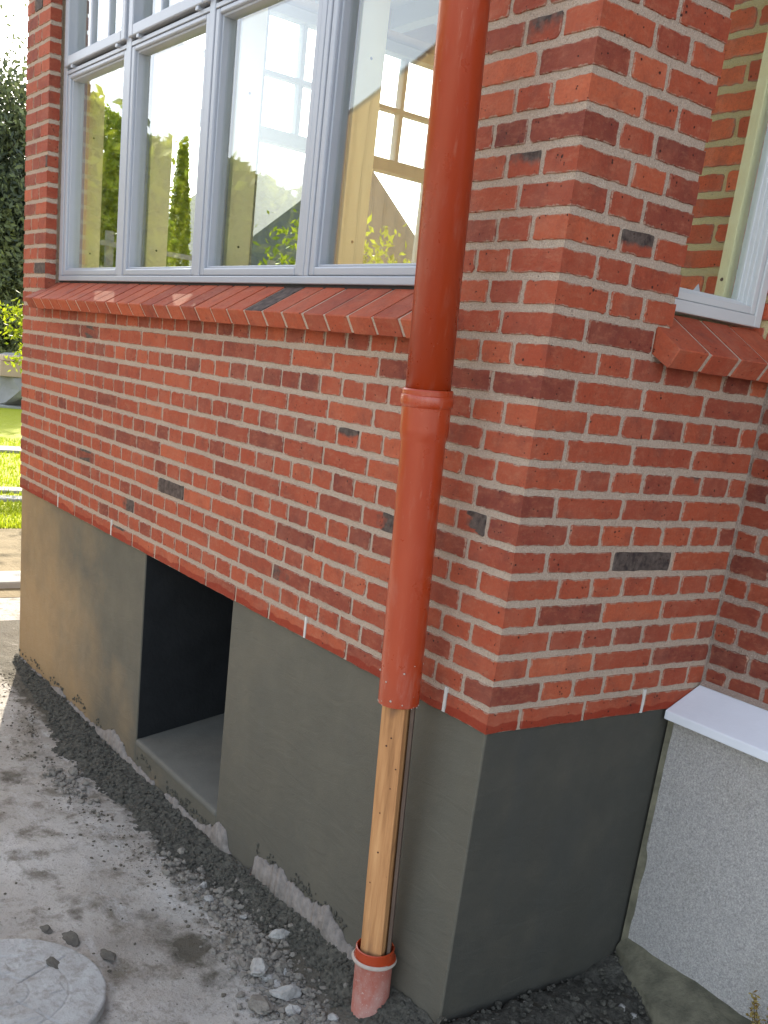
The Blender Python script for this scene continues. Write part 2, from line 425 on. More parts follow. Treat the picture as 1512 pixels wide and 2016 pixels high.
pm = [(.17, 17 * H + .04, 0.1), (.16, 19.5 * H, lambda s, t: .1 + .8 * t * (1 - .3 * s)), (.17, 23.5 * H, lambda s, t: .35 + .3 * t)]
for k in range(15, TOP):
    js = [.174] if k % 2 == 0 else [.114, .234]
    fb += course(k, js + ([.294] if k % 2 == 0 and k % 4 == 0 else []), .408, sl0=True, sre=True, marks=pm, ck='L')
    js = [3.752] if k % 2 == 0 else [3.698, 3.812]
    fb += course(k, js, L, start=3.578, sl0=True, sre=True, marks=[(3.646, 16.5 * H, .8), (3.62, 23.5 * H, lambda s, t: .9 if s < .35 else .1), (3.80, 33.5 * H, 1.0)], ck='R')
for k in range(40, TOP):
    fb += course(k, [.528 + .12 * i for i in range(25)] if k % 2 else [.588 + .24 * i for i in range(13)], 3.572, start=.414)
brick_front = brickwork("brick_wall", (0, 0, 0), (-1, 0, 0), (0, -1, 0), fb, M_BRICK, ext)
X0w, X1w = -3.57, -.41
m = MB(); q = .0036
m.box((-L + q, q, 0.004), (-q, .26, 14 * H));
m.box((-.357, q, 14 * H), (-q, .26, 15 * H)).box((-L + q, q, 14 * H), (-3.655, .26, 15 * H))
m.box((-.408 + q, q, 15 * H), (-q, .0565, TOP * H)).box((-L + q, q, 15 * H), (-3.578 - q, .0565, TOP * H))
m.box((-.44, .0565, 15 * H), (-q, .26, TOP * H)).box((-L + q, .0565, 15 * H), (-3.60, .19, TOP * H))
m.box((-3.575, q, 40 * H), (-.411, .26, TOP * H))
m.build("mortar", M_MORTAR, brick_front)
# jamb return of the left pier (faces +x) and of the right pier
jb = []
for k in range(15, TOP):
    d = course(k, [], .0555, sl0=True)[0]; d['tone'] = random.uniform(.1, .45); jb.append(d)
brickwork("brick_jamb", (-3.578, 0, 0), (0, 1, 0), (1, 0, 0), jb, M_BRICK, ext)
# ---- east side
sb = []
side_marks = [(.482, 6.5 * H, 1.2), (.60, 9.5 * H, lambda s, t: .8 * (t - .3) if .3 < s < .95 else 0), (.237, 17.5 * H, lambda s, t: t * 1.35 - .05)]
for k in range(0, 14):
    js = [.114, .354, .594] if k % 2 == 0 else [.174, .294, .414, .534, .654, .774]
    sb += course(k, js, D - .003, sl0=True, marks=side_marks, ck='L')
sb += course(14, [.114], .350, sl0=True, ck='L')
for k in range(15, TOP):
    js = [.114, .234] if k % 2 == 0 else [.174, .294]
    sb += course(k, js, .408, sl0=True, sre=True, marks=side_marks, ck='L')
for k in range(40, TOP): sb += course(k, [.53, .65, .77], D - .003, start=.414)
for b in sb: b['tone'] *= .95
brick_side = brickwork("brick_wall", (0, 0, 0), (0, 1, 0), (1, 0, 0), sb, M_BRICK, ext)
m = MB()
m.box((-.26, .26, .004), (-q, D - .002, 14 * H)).box((-.26, .26, 14 * H), (-q, .356, 15 * H)).box((-.26, .26, 15 * H), (-q, .408 - q, TOP * H)).box((-.26, .408, 40 * H), (-q, D - .002, TOP * H))
m.build("mortar", M_MORTAR, brick_side)
# ---- west wall (far side): lower wall, piers between its windows
wb = []; WLEN = 3.4
WWIN = [(.20, 1.04), (1.18, 1.78), (1.88, 2.48), (2.58, 3.18)]
for k in range(0, 15): wb += course(k, [.114 + .24 * i for i in range(14)] if k % 2 == 0 else [.174 + .12 * i for i in range(27)], WLEN, sl0=True, ck='L')
for k in range(15, TOP): wb += course(k, [] if k % 2 else [.114], .19, sl0=True, ck='L')
bw = brickwork("brick_wall", (-L, 0, 0), (0, 1, 0), (-1, 0, 0), wb, M_BRICK, ext)
m = MB(); m.box((-L + q, .262, .004), (-L + .26, WLEN, 15 * H)).box((-L + q, .262, 39 * H), (-L + .24, WLEN, TOP * H)).box((-L + q, 3.2, 15 * H), (-L + .24, WLEN, 39 * H))
m.build("mortar", M_MORTAR, bw)
# weep joints
M_WEEP = simple("pale_weep_vent", (.62, .60, .56), .7, .2)
for u in (.174, .894, 2.574, 3.294): MB().box((-u - .005, -.0012, .006), (-u + .005, .004, H + .006)).build("weep_vent", M_WEEP, ext)
MB().box((-.004, .589, .004), (.0012, .599, H + .006)).build("weep_vent", M_WEEP, ext)

# ---- window sills of sloping headers
M_SILLBRICK = brick_material('dusty_sill_brick', 1.12)
def sill(name, org, along, out, length, parent, skew=1):
    """org on the wall plane; bricks run along, protrude towards out"""
    org, A, Ov = Vector(org), Vector(along), Vector(out); Z = Vector((0, 0, 1))
    prof = [(.078, .985), (-.075, 1.077), (-.105, 1.022), (.050, .939)]
    bv, bf, tn, bn = [], [], [], []
    n = int(round(length / .12)); pitch = length / n
    for i in range(n):
        a0 = i * pitch + (.0062 if i else 0) + random.uniform(-.001, .001); a1 = (i + 1) * pitch - (.0062 if i < n - 1 else 0) + random.uniform(-.001, .001)
        dz = random.uniform(-.0008, .0008); do = random.uniform(-.0012, .0012); t = min(1, tone() * .8 + .18)
        n0 = len(bv); r = .003
        loops = []
        for a, ins in ((a0, r), (a0 + r, 0), (a1 - r, 0), (a1, r)):
            cc = (sum(p[0] for p in prof) / 4, sum(p[1] for p in prof) / 4)
            ring = []
            for j, p in enumerate(prof):
                pv = prof[j - 1]; nx = prof[(j + 1) % 4]
                for o_ in (pv, nx):
                    d = Vector((o_[0] - p[0], o_[1] - p[1])).normalized() * (r + ins * .6)
                    e = Vector((cc[0] - p[0], cc[1] - p[1])).normalized() * ins * .8
                    ring.append((p[0] + d.x + e.x, p[1] + d.y + e.y))
            loops.append([org + A * a + Ov * (o2 + do) + Z * (z2 + dz) for o2, z2 in ring])
        for lp in loops: bv += lp
        k = 8
        bf.append(tuple(range(n0, n0 + k))); bf.append(tuple(n0 + 3 * k + j for j in range(k))[::-1])
        for rr in range(3):
            for j in range(k): bf.append((n0 + rr * k + j, n0 + (rr + 1) * k + j, n0 + (rr + 1) * k + (j + 1) % k, n0 + rr * k + (j + 1) % k))
        tn += [t] * (4 * k); bn += [(.95 if j >= 1 and j <= 4 else .1) if (length > 2 and i == 19) else 0 for _ in range(4) for j in range(k)]
    o = obj(name, bv, bf, M_SILLBRICK, parent, attrs={"tone": ('POINT', 'FLOAT', tn), "burn": ('POINT', 'FLOAT', bn), "wet": ('POINT', 'FLOAT', [0] * len(bv))})
    bm = bmesh.new(); bm.from_mesh(o.data); bmesh.ops.recalc_face_normals(bm, faces=bm.faces); bm.to_mesh(o.data); bm.free()
    mm = MB(); e = .0042
    pr = [(p[0] * 1.0, p[1]) for p in [(.078 - e, .985 - e * .3), (-.075, 1.077 - e), (-.105, 1.022), (.050 - e * .2, .939 + e)]]
    vs = []
    for a in (.002, length - .002):
        for (o2, z2) in pr: vs.append(org + A * a + Ov * o2 + Z * z2)
    mm.add(vs, [(0, 1, 2, 3), (7, 6, 5, 4), (0, 4, 5, 1), (1, 5, 6, 2), (2, 6, 7, 3), (3, 7, 4, 0)])
    # bedding under the bricks
    vs = []
    for a in (.0, length):
        for (o2, z2) in [(.001, .9618), (-.2, .9618), (-.2, 1.028), (-.09, 1.028), (-.001, .972)]: vs.append(org + A * a + Ov * o2 + Z * z2)
    mm.add(vs, [(0, 1, 2, 3, 4), (9, 8, 7, 6, 5), (0, 5, 6, 1), (1, 6, 7, 2), (2, 7, 8, 3), (3, 8, 9, 4), (4, 9, 5, 0)])
    mm.build("mortar", M_SILLMORTAR, o)
    return o
sill("window_sill", (-3.645, 0, 0), (1, 0, 0), (0, -1, 0), 3.645 - .360, ext)
sill("window_sill", (0, .360, 0), (0, 1, 0), (1, 0, 0), D - .004 - .360, ext)

# ---- rendered plinth with the cellar opening
P0 = .009      # render face stands just behind the brick face
OX0, OX1, OZ = -2.198, -1.404, -.835
m = MB()
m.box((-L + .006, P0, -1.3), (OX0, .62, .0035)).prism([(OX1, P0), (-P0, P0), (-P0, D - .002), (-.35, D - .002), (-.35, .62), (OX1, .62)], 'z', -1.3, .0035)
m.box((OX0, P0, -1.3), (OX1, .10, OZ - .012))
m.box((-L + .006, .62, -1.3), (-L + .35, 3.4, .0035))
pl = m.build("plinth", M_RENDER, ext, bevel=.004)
m = MB()
m.prism([(P0 - .004, OZ - .03), (P0 - .004, OZ), (.45, OZ + .085), (.60, OZ + .085), (.60, OZ - .03)], 'x', OX0 - .001, OX1 + .001)
m.build("opening_sill", simple("smoothed_cement", (.15, .145, .125), .8, .2, .2, 9, .002, 60), pl, bevel=.012, seg=3)
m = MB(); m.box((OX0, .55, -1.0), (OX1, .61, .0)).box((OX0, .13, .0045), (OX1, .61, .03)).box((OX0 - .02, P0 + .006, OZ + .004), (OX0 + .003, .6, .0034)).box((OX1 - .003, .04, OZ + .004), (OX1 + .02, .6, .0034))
m.build("shaded_reveal", M_DARK, pl)  # near-black faces that put the opening's shade into the colour

# ---- front window
MB().box((X0w, .071, 1.02), (X1w, .09, 1.0825)).build('shadow_gap', M_GAP, ext)  # dark strip drawing the shadow between frame and sill
FY = .060; WZ0, WZ1 = 1.083, 2.735
def ring(mb, x0, x1, z0, z1, wl, wr, wb_, wt, y0, y1):
    mb.box((x0, y0, z0), (x0 + wl, y1, z1)).box((x1 - wr, y0, z0), (x1, y1, z1))
    mb.box((x0 + wl, y0, z0), (x1 - wr, y1, z0 + wb_)).box((x0 + wl, y0, z1 - wt), (x1 - wr, y1, z1))
win = MB(); X0, X1 = -3.553, -.420
mull = [(-2.817, -2.705), (-2.046, -1.942), (-1.272, -1.156)]
outer = MB(); outer.box((X0, FY, WZ0), (X1, FY + .10, WZ0 + .024)).box((X0, FY, WZ1 - .05), (X1, FY + .10, WZ1))
outer.box((X0, FY, WZ0 + .024), (X0 + .045, FY + .10, WZ1 - .05)).box((X1 - .045, FY, WZ0 + .024), (X1, FY + .10, WZ1 - .05))
wf = outer.build("window", M_FRAME, ext, bevel=.0035)
mb = MB()
for i, (a, b) in enumerate(mull):
    if i == 2:
        c = (a + b) / 2 + .002; mb.box((a + .03, FY + .001, WZ0 + .024), (c - .0015, FY + .1, WZ1 - .05)).box((c + .0015, FY + .001, WZ0 + .024), (b - .03, FY + .1, WZ1 - .05))
    else: mb.box((a + .03, FY + .001, WZ0 + .024), (b - .03, FY + .1, WZ1 - .05))
mb.build("mullion", M_FRAME, wf, bevel=.003)
edges = [X0 + .045] + [v for a, b in mull for v in (a + .03, b - .03)] + [X1 - .045]
bays = [(edges[0], edges[1]), (edges[2], edges[3]), (edges[4], edges[5]), (edges[6], edges[7])]
TZ0, TZ1 = 1.968, 2.012
for i, (a, b) in enumerate(bays):
    m = MB(); m.box((a, FY + .002, 1.984), (b, FY + .09, 2.000)); m.build("transom", M_FRAME, wf, bevel=.002)
    m = MB(); m.box((a + .004, FY + .018, 2.000), (b - .004, FY + .08, 2.012)); m.build("seal_gap", M_GAP, wf)
    s_ = MB(); ring(s_, a + .001, b - .001, WZ0 + .0255, 1.9825, .031, .031, .026, .018, FY + .004, FY + .07); s_.build("lower_sash", M_FRAME, wf, bevel=.005)
    g = MB(); ring(g, a + .031, b - .031, WZ0 + .05, 1.966, .010, .010, .010, .010, FY + .016, FY + .068); g.build("glazing_bead", M_FRAME, wf, bevel=.003)
    p = MB(); p.box((a + .034, FY + .040, WZ0 + .052), (b - .034, FY + .048, 1.964)); p.build("pane", M_GLASS, wf)
    u = MB(); ring(u, a - .008, b + .008, 2.012, WZ1 - .045, .045, .045, .042, .045, FY - .012, FY + .07); us = u.build("upper_sash", M_FRAME, wf, bevel=.005)
    mt = MB(); wdt = (b - a - .08)
    for t in (1, 2):
        xc = a + .037 + (b - a - .074) * t / 3; mt.box((xc - .011, FY + .016, 2.054), (xc + .011, FY + .048, WZ1 - .09))
    for zc in (2.37,): mt.box((a + .037, FY + .018, zc - .012), (b - .037, FY + .046, zc + .012))
    mt.build("muntin", M_FRAME, wf, bevel=.004)
    p = MB(); p.box((a + .034, FY + .030, 2.052), (b - .034, FY + .036, WZ1 - .088)); p.build("pane", M_GLASS, wf)
    for t in (.12, .88):
        hx = a + (b - a) * t; hm = MB(); hm.box((hx - .012, FY - .010, 1.999), (hx + .012, FY + .02, 2.013)); hm.build("hinge", M_FRAME, wf, bevel=.002)
# inner pine posts behind the frame
m = MB(); pc = [(X0 - .02, X0 + .012)] + [((a + b) / 2 - .038, (a + b) / 2 + .038) for a, b in mull] + [(X1 - .02, X1 + .05)]
for a, b in pc: m.box((a, FY + .104, 1.05), (b, FY + .20, 2.75))
m.box((X0, FY + .104, 1.03), (X1, FY + .20, 1.075))
pp = m.build("inner_pine_post", M_PINE, wf, bevel=.003)
for a, b in pc:
    for z in (1.23, 1.75): m = MB(); m.lathe([(.0045, .0), (.0045, .0012), (0.0, .0012)], (b - .0002, FY + .15, z), Vector((1, 0, 0)), 10); m.build("screw_head", M_GAP, wf)

# ---- east side window
SX = -.060
def sring(mb, y0, y1, z0, z1, wd, x0, x1):
    mb.box((x0, y0, z0), (x1, y0 + wd, z1)).box((x0, y1 - wd, z0), (x1, y1, z1)).box((x0, y0 + wd, z0), (x1, y1 - wd, z0 + wd)).box((x0, y0 + wd, z1 - wd), (x1, y1 - wd, z1))
m = MB(); sring(m, .414, .842, WZ0, WZ1, .030, SX - .09, SX); wS = m.build("window", M_FRAME_LIT, ext, bevel=.003)
m = MB(); sring(m, .445, .811, WZ0 + .031, WZ1 - .031, .020, SX - .07, SX - .004); m.build("sash", M_FRAME_LIT, wS, bevel=.003)
m = MB()
for i, dd in enumerate((.012, .024, .036)): sring(m, .463 + i * .004, .793 - i * .004, WZ0 + .049 + i * .004, WZ1 - .049 - i * .004, .008, SX - .030 - dd, SX - .008 - dd)
m.build("glazing_bead", M_FRAME_LIT, wS, bevel=.002)
m = MB(); m.box((SX - .052, .460, WZ0 + .05), (SX - .046, .795, WZ1 - .05)); m.build("pane", M_GLASS, wS)
m = MB(); m.box((SX - .125, .776, 1.05), (SX - .0925, .8125, 2.75)).box((SX - .23, .43, 1.04), (SX - .094, .775, 1.082)); m.build("inner_pine_board", M_PINE, wS, bevel=.002)
m = MB(); m.lathe([(.005, 0), (.005, .001), (0, .001)], (SX - .108, .7758, 1.2), Vector((0, -1, 0)), 10); m.build("screw_head", M_GREYWOOD, wS)
# paint scrape: small torn paper stuck in the glass corner
m = MB(); m.add([(SX - .045, .575, 1.137), (SX - .045, .625, 1.133), (SX - .045, .605, 1.166), (SX - .0445, .59, 1.15)], [(0, 1, 2, 3)])
m.v += [(x - .001, y, z) for x, y, z in m.v[:4]]; m.f += [(7, 6, 5, 4), (0, 4, 5, 1), (1, 5, 6, 2), (2, 6, 7, 3), (3, 7, 4, 0)]
m.build("paper_scrap", M_WHITE, wS)

# ---- west windows (seen through the front panes)
for (y0, y1) in WWIN:
    m = MB(); xw = -L + .06
    sring(m, y0, y1, WZ0, 2.66, .055, xw, xw + .09)
    m.box((xw, y0 + .055, 1.98), (xw + .09, y1 - .055, 2.05)).box((xw, (y0 + y1) / 2 - .014, 2.05), (xw + .06, (y0 + y1) / 2 + .014, 2.605)).box((xw + .001, y0 + .055, 2.31), (xw + .061, y1 - .055, 2.335))
    wo = m.build("window", M_WHITE, ext, bevel=.003)
    m = MB(); m.box((xw + .03, y0 + .05, WZ0 + .05), (xw + .034, y1 - .05, 1.985)).box((xw + .03, y0 + .05, 2.045), (xw + .034, y1 - .05, 2.61)); m.build("pane", M_GLASS, wo)
    m = MB(); m.box((-L + .02, y1 + .001, 15 * H), (-L + .22, y1 + .119, 39 * H)); m.build("window_post", M_WHITE, wo)

# ---- interior shell
m = MB()
m.box((-L + .24, .27, .86), (-.30, 3.5, .90))
m.build("interior_floor", simple("floor_boards", (.72, .56, .30), .5, .3), ext)
m = MB(); m.box((-L + .01, .01, 2.78), (-2.3, 3.5, 2.84)).box((-2.3, .01, 2.78), (-.27, .26, 2.84)).box((-2.3, .855, 2.78), (-.27, 3.5, 2.84))  # left open in the middle under the added roof glazing
for i in range(5): m.box((-L + .2, .95 + i * .5, 2.68), (-.3, 1.03 + i * .5, 2.779))
m.box((-L + .2, .262, 2.62), (-.3, .34, 2.779))
m.build("interior_ceiling", M_WHITE, ext)
m = MB(); m.box((-L + .01, 3.42, .9), (-.46, 3.5, 2.78)); m.box((-.62, .98, .9), (-.46, 3.42, 2.78)); m.box((-3.56, .262, .9), (-.44, .30, 1.04))
m.build("interior_wall", M_WHITE, ext)
# flat roof of the extension
m = MB(); m.box((-L - .15, -.15, TOP * H + .002), (-2.3, D - .01, TOP * H + .16)).box((-.30, -.15, TOP * H + .002), (.15, D - .01, TOP * H + .16)).box((-2.3, -.15, TOP * H + .002), (-.30, .26, TOP * H + .16)).box((-L - .15, D - .01, TOP * H + .002), (-.42, 3.6, TOP * H + .16))
m.build("roof", M_ROOF, ext, bevel=.01)
m = MB(); m.box((-2.3, .262, TOP * H + .13), (-.302, D - .01, TOP * H + .15)); m.build("added_rooflight", M_GLASS, ext)  # unseen glazed opening added to bring daylight to the inner brick

# ------------------------------------------------------------------ the older house
house = thing("brick_house", "older brick house wall above a pebbledashed base with a white sloping ledge", "building", (1.0, 1.2, -1.0))
hb = []
for k in range(1, 84):
    hb += course(k, [.08 + .12 * i for i in range(24)] if k % 2 else [.14 + .24 * i for i in range(12)], 2.9, start=.006)
for k in range(14, 40):      # the same wall continues inside, behind the side window
    hb += course(k, [-.30, -.18, -.06] if k % 2 else [-.24, -.0], .0, start=-.452)
for b in hb: b['z0'] += random.uniform(-.003, .003) - .004; b['z1'] += random.uniform(-.003, .003) - .004; b['tone'] = max(0, b['tone'] - .15 + random.uniform(-.15, .1))
inside = [b for b in hb if b['u1'] < .004]; outside = [b for b in hb if b['u1'] >= .004]
hw = brickwork("brick_wall", (0, D, 0), (1, 0, 0), (0, -1, 0), outside, M_OLDBRICK, house, rad=.009, jit=.0022, proud=.003)
m = MB(); m.box((.0005, D + .004, -1.3), (2.9, D + .3, 84 * H)).box((-.25, D - .0018, -1.3), (.0003, D + .3, 14 * H)); m.build("mortar", M_OLDMORTAR, hw)
for b in inside: b['tone'] = min(1, b['tone'] + .35)
hi = brickwork("inner_brick_wall", (0, D + .02, 0), (1, 0, 0), (0, -1, 0), inside, brick_material('sunlit_inner_brick', 2.2), house, rad=.008, jit=.002, proud=.002)  # brick colour raised to stand in for sunlight on the inner wall
m = MB(); m.box((-.455, D + .024, .6), (-.001, D + .12, 40 * H)); m.build("mortar", mortar_material("sunlit_inner_mortar", (.85, .74, .40), (.80, .66, .34)), hi)  # yellow is the warm sunlight painted into the joints
m = MB(); m.box((-.30, D + .35, 84 * H), (3.2, 5.2, 84 * H + .2)).box((-.3, D + .301, 46 * H + .2), (2.9, 5, 84 * H)).box((0.0, D + .31, -1.3), (2.9, 5, 46 * H)); m.build("house_body", M_OLDMORTAR, house)
m = MB(); m.prism([(.3, 84 * H + .2), (3.0, 84 * H + 2.0), (5.6, 84 * H + .2)], 'x', -.5, 3.4); m.build("roof", M_ROOF, house)
# sloping white ledge, rendered base and footing
m = MB(); m.prism([(.847, .076), (.700, .003), (.700, -.024), (.735, -.022), (.847, .02)], 'x', .003, 2.9)
cp = m.build("ledge", M_COPE, house, bevel=.003)
m = MB(); m.prism([(.8495, .085), (.832, .0715), (.8495, .064)], 'x', .004, 2.9); m.build("mortar_fillet", M_OLDMORTAR, cp)
m = MB(); m.box((.012, .736, -1.3), (2.9, D + .003, -.0225)); rb = m.build("rendered_base", M_PEBBLE, house, bevel=.004)
# uneven cement strip that closes the corner
vs, fs = [], []
for i in range(41):
    z = -.03 - i * .023; wd = .010 + .009 * noise.noise(Vector((3, 0, z * 9))) + .0035 * noise.noise(Vector((7, 2, z * 60))) + (.008 if z < -.45 else 0)
    vs += [(.0005, .728, z), (.0005 + max(.004, wd), .7335, z), (.0005 + max(.004, wd) + .006, .7375, z)]
for i in range(40): fs += [(3 * i, 3 * i + 3, 3 * i + 4, 3 * i + 1), (3 * i + 1, 3 * i + 4, 3 * i + 5, 3 * i + 2)]
obj("corner_filler", vs, fs, M_CONC, rb, smooth=True)
vs, fs = [], []
NXF, NYF = 60, 14
for j in range(NYF + 1):
    for i in range(NXF + 1):
        x = .0 + i * 2.4 / NXF; t = j / NYF; y = .738 - t * (.035 + .44 * min(x, .55))
        z = -.752 - .02 * x - .085 * t ** 1.2 + .012 * noise.noise(Vector((x * 7, y * 9, 0))) + .005 * noise.noise(Vector((x * 30, y * 30, 3)))
        vs.append((x, y + .02 * noise.noise(Vector((x * 4, 5, t * 3))) * t, z if j < NYF else z - .15))
for j in range(NYF):
    for i in range(NXF):
        a = j * (NXF + 1) + i; fs.append((a, a + 1, a + NXF + 2, a + NXF + 1))
obj("concrete_footing", vs, fs, M_CONC, house, smooth=True)

# ------------------------------------------------------------------ downpipe
AX = Vector((.006, -.050, 1)).normalized()
def at_z(z): return Vector((-.242, -.100, 0)) + Vector((.006, -.050, 1)) * z
dp = thing("downpipe", "orange plastic downpipe in front of the brick corner, cut off above a wooden post", "downpipe", tuple(at_z(.03)))
R = .055
m = MB(); m.lathe([(R - .004, -.02), (R, -.02), (R, 2.4), (R - .004, 2.4)], at_z(.80), AX, 72); m.build("upper_pipe", M_PIPE, dp, smooth=True)
zc = .70
def P(z): return (z - zc)
prof = [(R - .0035, .035), (R, .0345), (R + .0003, .037)]
prof += [(R, .4), (R, P(0) + zc + .0)] if False else []
low = [(R - .0035, 0), (R - .0030, -.0005), (R, 0.001), (R, .682), (R + .002, .690), (R + .0042, .702), (R + .005, .712), (R + .005, .762), (R + .0052, .764), (R + .0085, .768), (R + .0098, .774), (R + .0098, .786), (R + .0085, .7915), (R + .0065, .793), (R + .0066, .7945), (R + .0068, .803), (R + .005, .8065), (R + .0005, .807)]
m = MB(); m.lathe(low, at_z(.018), AX, 72); lp = m.build("lower_pipe", M_PIPE, dp, smooth=True)
lp.data.set_sharp_from_angle(angle=math.radians(28))
m = MB(); m.lathe([(R - .0035, .002), (R - .0035, .25), (.001, .26)], at_z(.018), AX, 48); m.build("pipe_bore", M_DARK, lp, smooth=True)
# cement flecks left at the cut end
m = MB()
for i in range(26):
    a = random.uniform(0, 6.28); zz = .018 + random.choice([random.uniform(-.002, .004), random.uniform(.0, .12)]) ; r_ = random.uniform(.0012, .0034) if zz > .03 else random.uniform(.001, .0026)
    c = at_z(zz) + Vector((math.cos(a), math.sin(a), 0)) * (R + .0003); bm = bmesh.new(); bmesh.ops.create_icosphere(bm, subdivisions=1, radius=r_)
    m = MB(); m.add([c + v.co for v in bm.verts], [[v.index for v in f.verts] for f in bm.faces]); bm.free(); m.build("cement_fleck", M_SLURRY, lp)

# wooden post and lower drain pipe
WA = .066; ang = math.radians(30)
def post_pts(z, s=WA, dx=0, dy=0):
    c = at_z(z); r = []
    for sx, sy in ((-1, -1), (1, -1), (1, 1), (-1, 1)):
        x, y = sx * s / 2 + dx, sy * s / 2 + dy
        r.append((c.x + x * math.cos(ang) - y * math.sin(ang), c.y + x * math.sin(ang) + y * math.cos(ang), z))
    return r
M_NAIL = simple("rusty_nail", (.09, .035, .02), .8)
wp = thing("wooden_post", "square raw timber post standing between the cut orange downpipe and the dusty ground pipe", "post", tuple(at_z(-.8)))
zs = [-.86 + .04 * i for i in range(27)]
m = MB(); vs = []
for z in zs:
    for p in post_pts(z): vs.append((p[0] + .0006 * noise.noise(Vector((z * 5, p[0] * 99, 1))), p[1] + .0006 * noise.noise(Vector((z * 6, 3, p[1] * 80))), z))
fs = [(0, 1, 2, 3)[::-1], tuple(4 * (len(zs) - 1) + i for i in range(4))]
for i in range(len(zs) - 1):
    for j in range(4): fs.append((4 * i + j, 4 * i + (j + 1) % 4, 4 * i + 4 + (j + 1) % 4, 4 * i + 4 + j))
m.add(vs, fs); o = m.build("timber", M_WOOD, wp, bevel=.002)
m = MB()
vs = []
for z in (-.84, .02):
    c = at_z(z)
    for (a, b) in ((.010, .040), (.040, .012), (.047, .019), (.017, .047)): vs.append((c.x + a, c.y + b, z))
m.add(vs, [(3, 2, 1, 0), (4, 5, 6, 7), (0, 1, 5, 4), (1, 2, 6, 5), (2, 3, 7, 6), (3, 0, 4, 7)]); m.build("batten", M_GREYWOOD, wp, bevel=.001)
m = MB()
for (z, t, r_) in ((-.075, .35, .0026), (-.10, .12, .003), (-.30, .1, .0022), (-.42, .2, .0028), (-.52, -.1, .002), (-.16, .75, .0025), (-.22, .55, .002)):
    c = at_z(z); x = (t - .3) * WA * .8; y = -WA / 2 - .0002
    p = Vector((c.x + x * math.cos(ang) - y * math.sin(ang), c.y + x * math.sin(ang) + y * math.cos(ang), z))
    m.lathe([(r_, 0), (r_, .0006), (0, .0006)], p, Vector((math.sin(ang), -math.cos(ang), 0)), 9); m.build("nail_head", M_NAIL, wp); m = MB()

gp = thing("ground_pipe", "dusty orange drain pipe stub rising from the soil round the foot of the timber post", "drain pipe", tuple(at_z(-1.0)))
g0 = at_z(-.985)
m = MB(); m.lathe([(R + .0075, -.05), (R + .0105, .0), (R + .0075, .010), (R + .002, .014), (R, .017), (R, .208), (R + .0015, .211)], g0, AX, 64); bpipe = m.build("pipe_body", M_PIPED, gp, smooth=True); bpipe.data.set_sharp_from_angle(angle=math.radians(35))
m = MB(); m.lathe([(R + .0012, .206), (R + .007, .205), (R + .0095, .209), (R + .0085, .214), (R + .003, .217), (R + .002, .234), (R + .0015, .246), (R - .0015, .248), (R - .003, .246), (R - .003, .18)], g0, AX, 64); so = m.build("socket_ring", M_PIPE, gp, smooth=True); so.data.set_sharp_from_angle(angle=math.radians(35))
m = MB(); vs, fs = [], []
e1 = Vector((1, 0, 0)); e2 = Vector((0, 1, 0))
for i in range(65):          # pale cement line smeared on the rim
    a = 2 * math.pi * i / 64; f = .35 + .65 * max(0, noise.noise(Vector((math.cos(a) * 2, math.sin(a) * 2, 5))) + .5)
    for (rr, hh) in ((R + .0098, .2035), (R + .0104 + .002 * f, .2085), (R + .0095, .2115 + .003 * f), (R + .006, .2150)):
        vs.append(g0 + AX * hh + (e1 * math.cos(a) + e2 * math.sin(a)) * rr)
for i in range(64):
    for j in range(3): fs.append((4 * i + j, 4 * i + 4 + j, 4 * i + 5 + j, 4 * i + 1 + j))
obj("cement_smear", vs, fs, M_SLURRY, gp, smooth=True)

# ------------------------------------------------------------------ ground
def hgt(x, y):
    v = Vector((x, y, 0))
    h = -1.0 + .018 * noise.noise(v * 1.1) + .012 * noise.noise(v * 3.7 + Vector((3, 1, 0))) + .006 * noise.noise(v * 11) + .0022 * noise.noise(v * 37)
    f = max(0, min(1, (-x - 4.2) / 1.0))
    h = h * (1 - f) + (-1.003) * f
    # banked-up spoil towards the right corner
    r = max(0, min(1, (x + 1.4) / 1.2)); d = max(0, -y)
    h += .085 * r * math.exp(-d / .16) * (1 if y < .02 else 1)
    if x > 0: h += .05 * math.exp(-((x - .12) / .25) ** 2)
    return h
def soil_z(x, y):
    t = max(0, min(1, (y - .28) / .5)); t = t * t * (3 - 2 * t)
    return -.952 + .135 * t - .06 * max(0, x)
def ground_mat():
    s = NT("trodden_sandy_ground", .92, .15)
    n1 = s.noise(1.6, 6, .62); n2 = s.noise(7, 6, .7); n3 = s.noise(45, 5, .75)
    c = s.ramp(n1, [(.30, (.24, .215, .18)), (.44, (.38, .352, .312)), (.58, (.48, .455, .415)), (.72, (.55, .53, .50))])
    c = s.mix(s.ramp(n2, [(.5, 0.), (.64, .8)]), c, (.15, .13, .095))
    c = s.mix(s.ramp(s.noise(3.2, 7, .72, s.scaled((1, 2.2, 1))), [(.56, 0.), (.68, .65)]), c, (.56, .55, .53))
    c = s.mix(s.ramp(n3, [(.55, 0.), (.68, .6)]), c, (.12, .11, .09))
    c = s.mix(s.ramp(s.noise(130, 3, .8), [(.6, 0.), (.72, .5)]), c, (.6, .57, .52))
    at = s.n("ShaderNodeAttribute", attribute_name="damp")
    dm = s.math('ADD', at.outputs["Fac"], s.math('MULTIPLY', s.math('SUBTRACT', s.noise(9, 5, .7), .5), 1.1))
    c = s.mix(s.ramp(dm, [(.35, 0.), (.62, .9)]), c, (.085, .075, .055))
    s.base(c); s.bump(n3, .016, 1.); s.bump(n2, .025, .7); s.bump(s.noise(170, 4, .8), .003, .9)
    return s.m
M_GROUND = ground_mat()
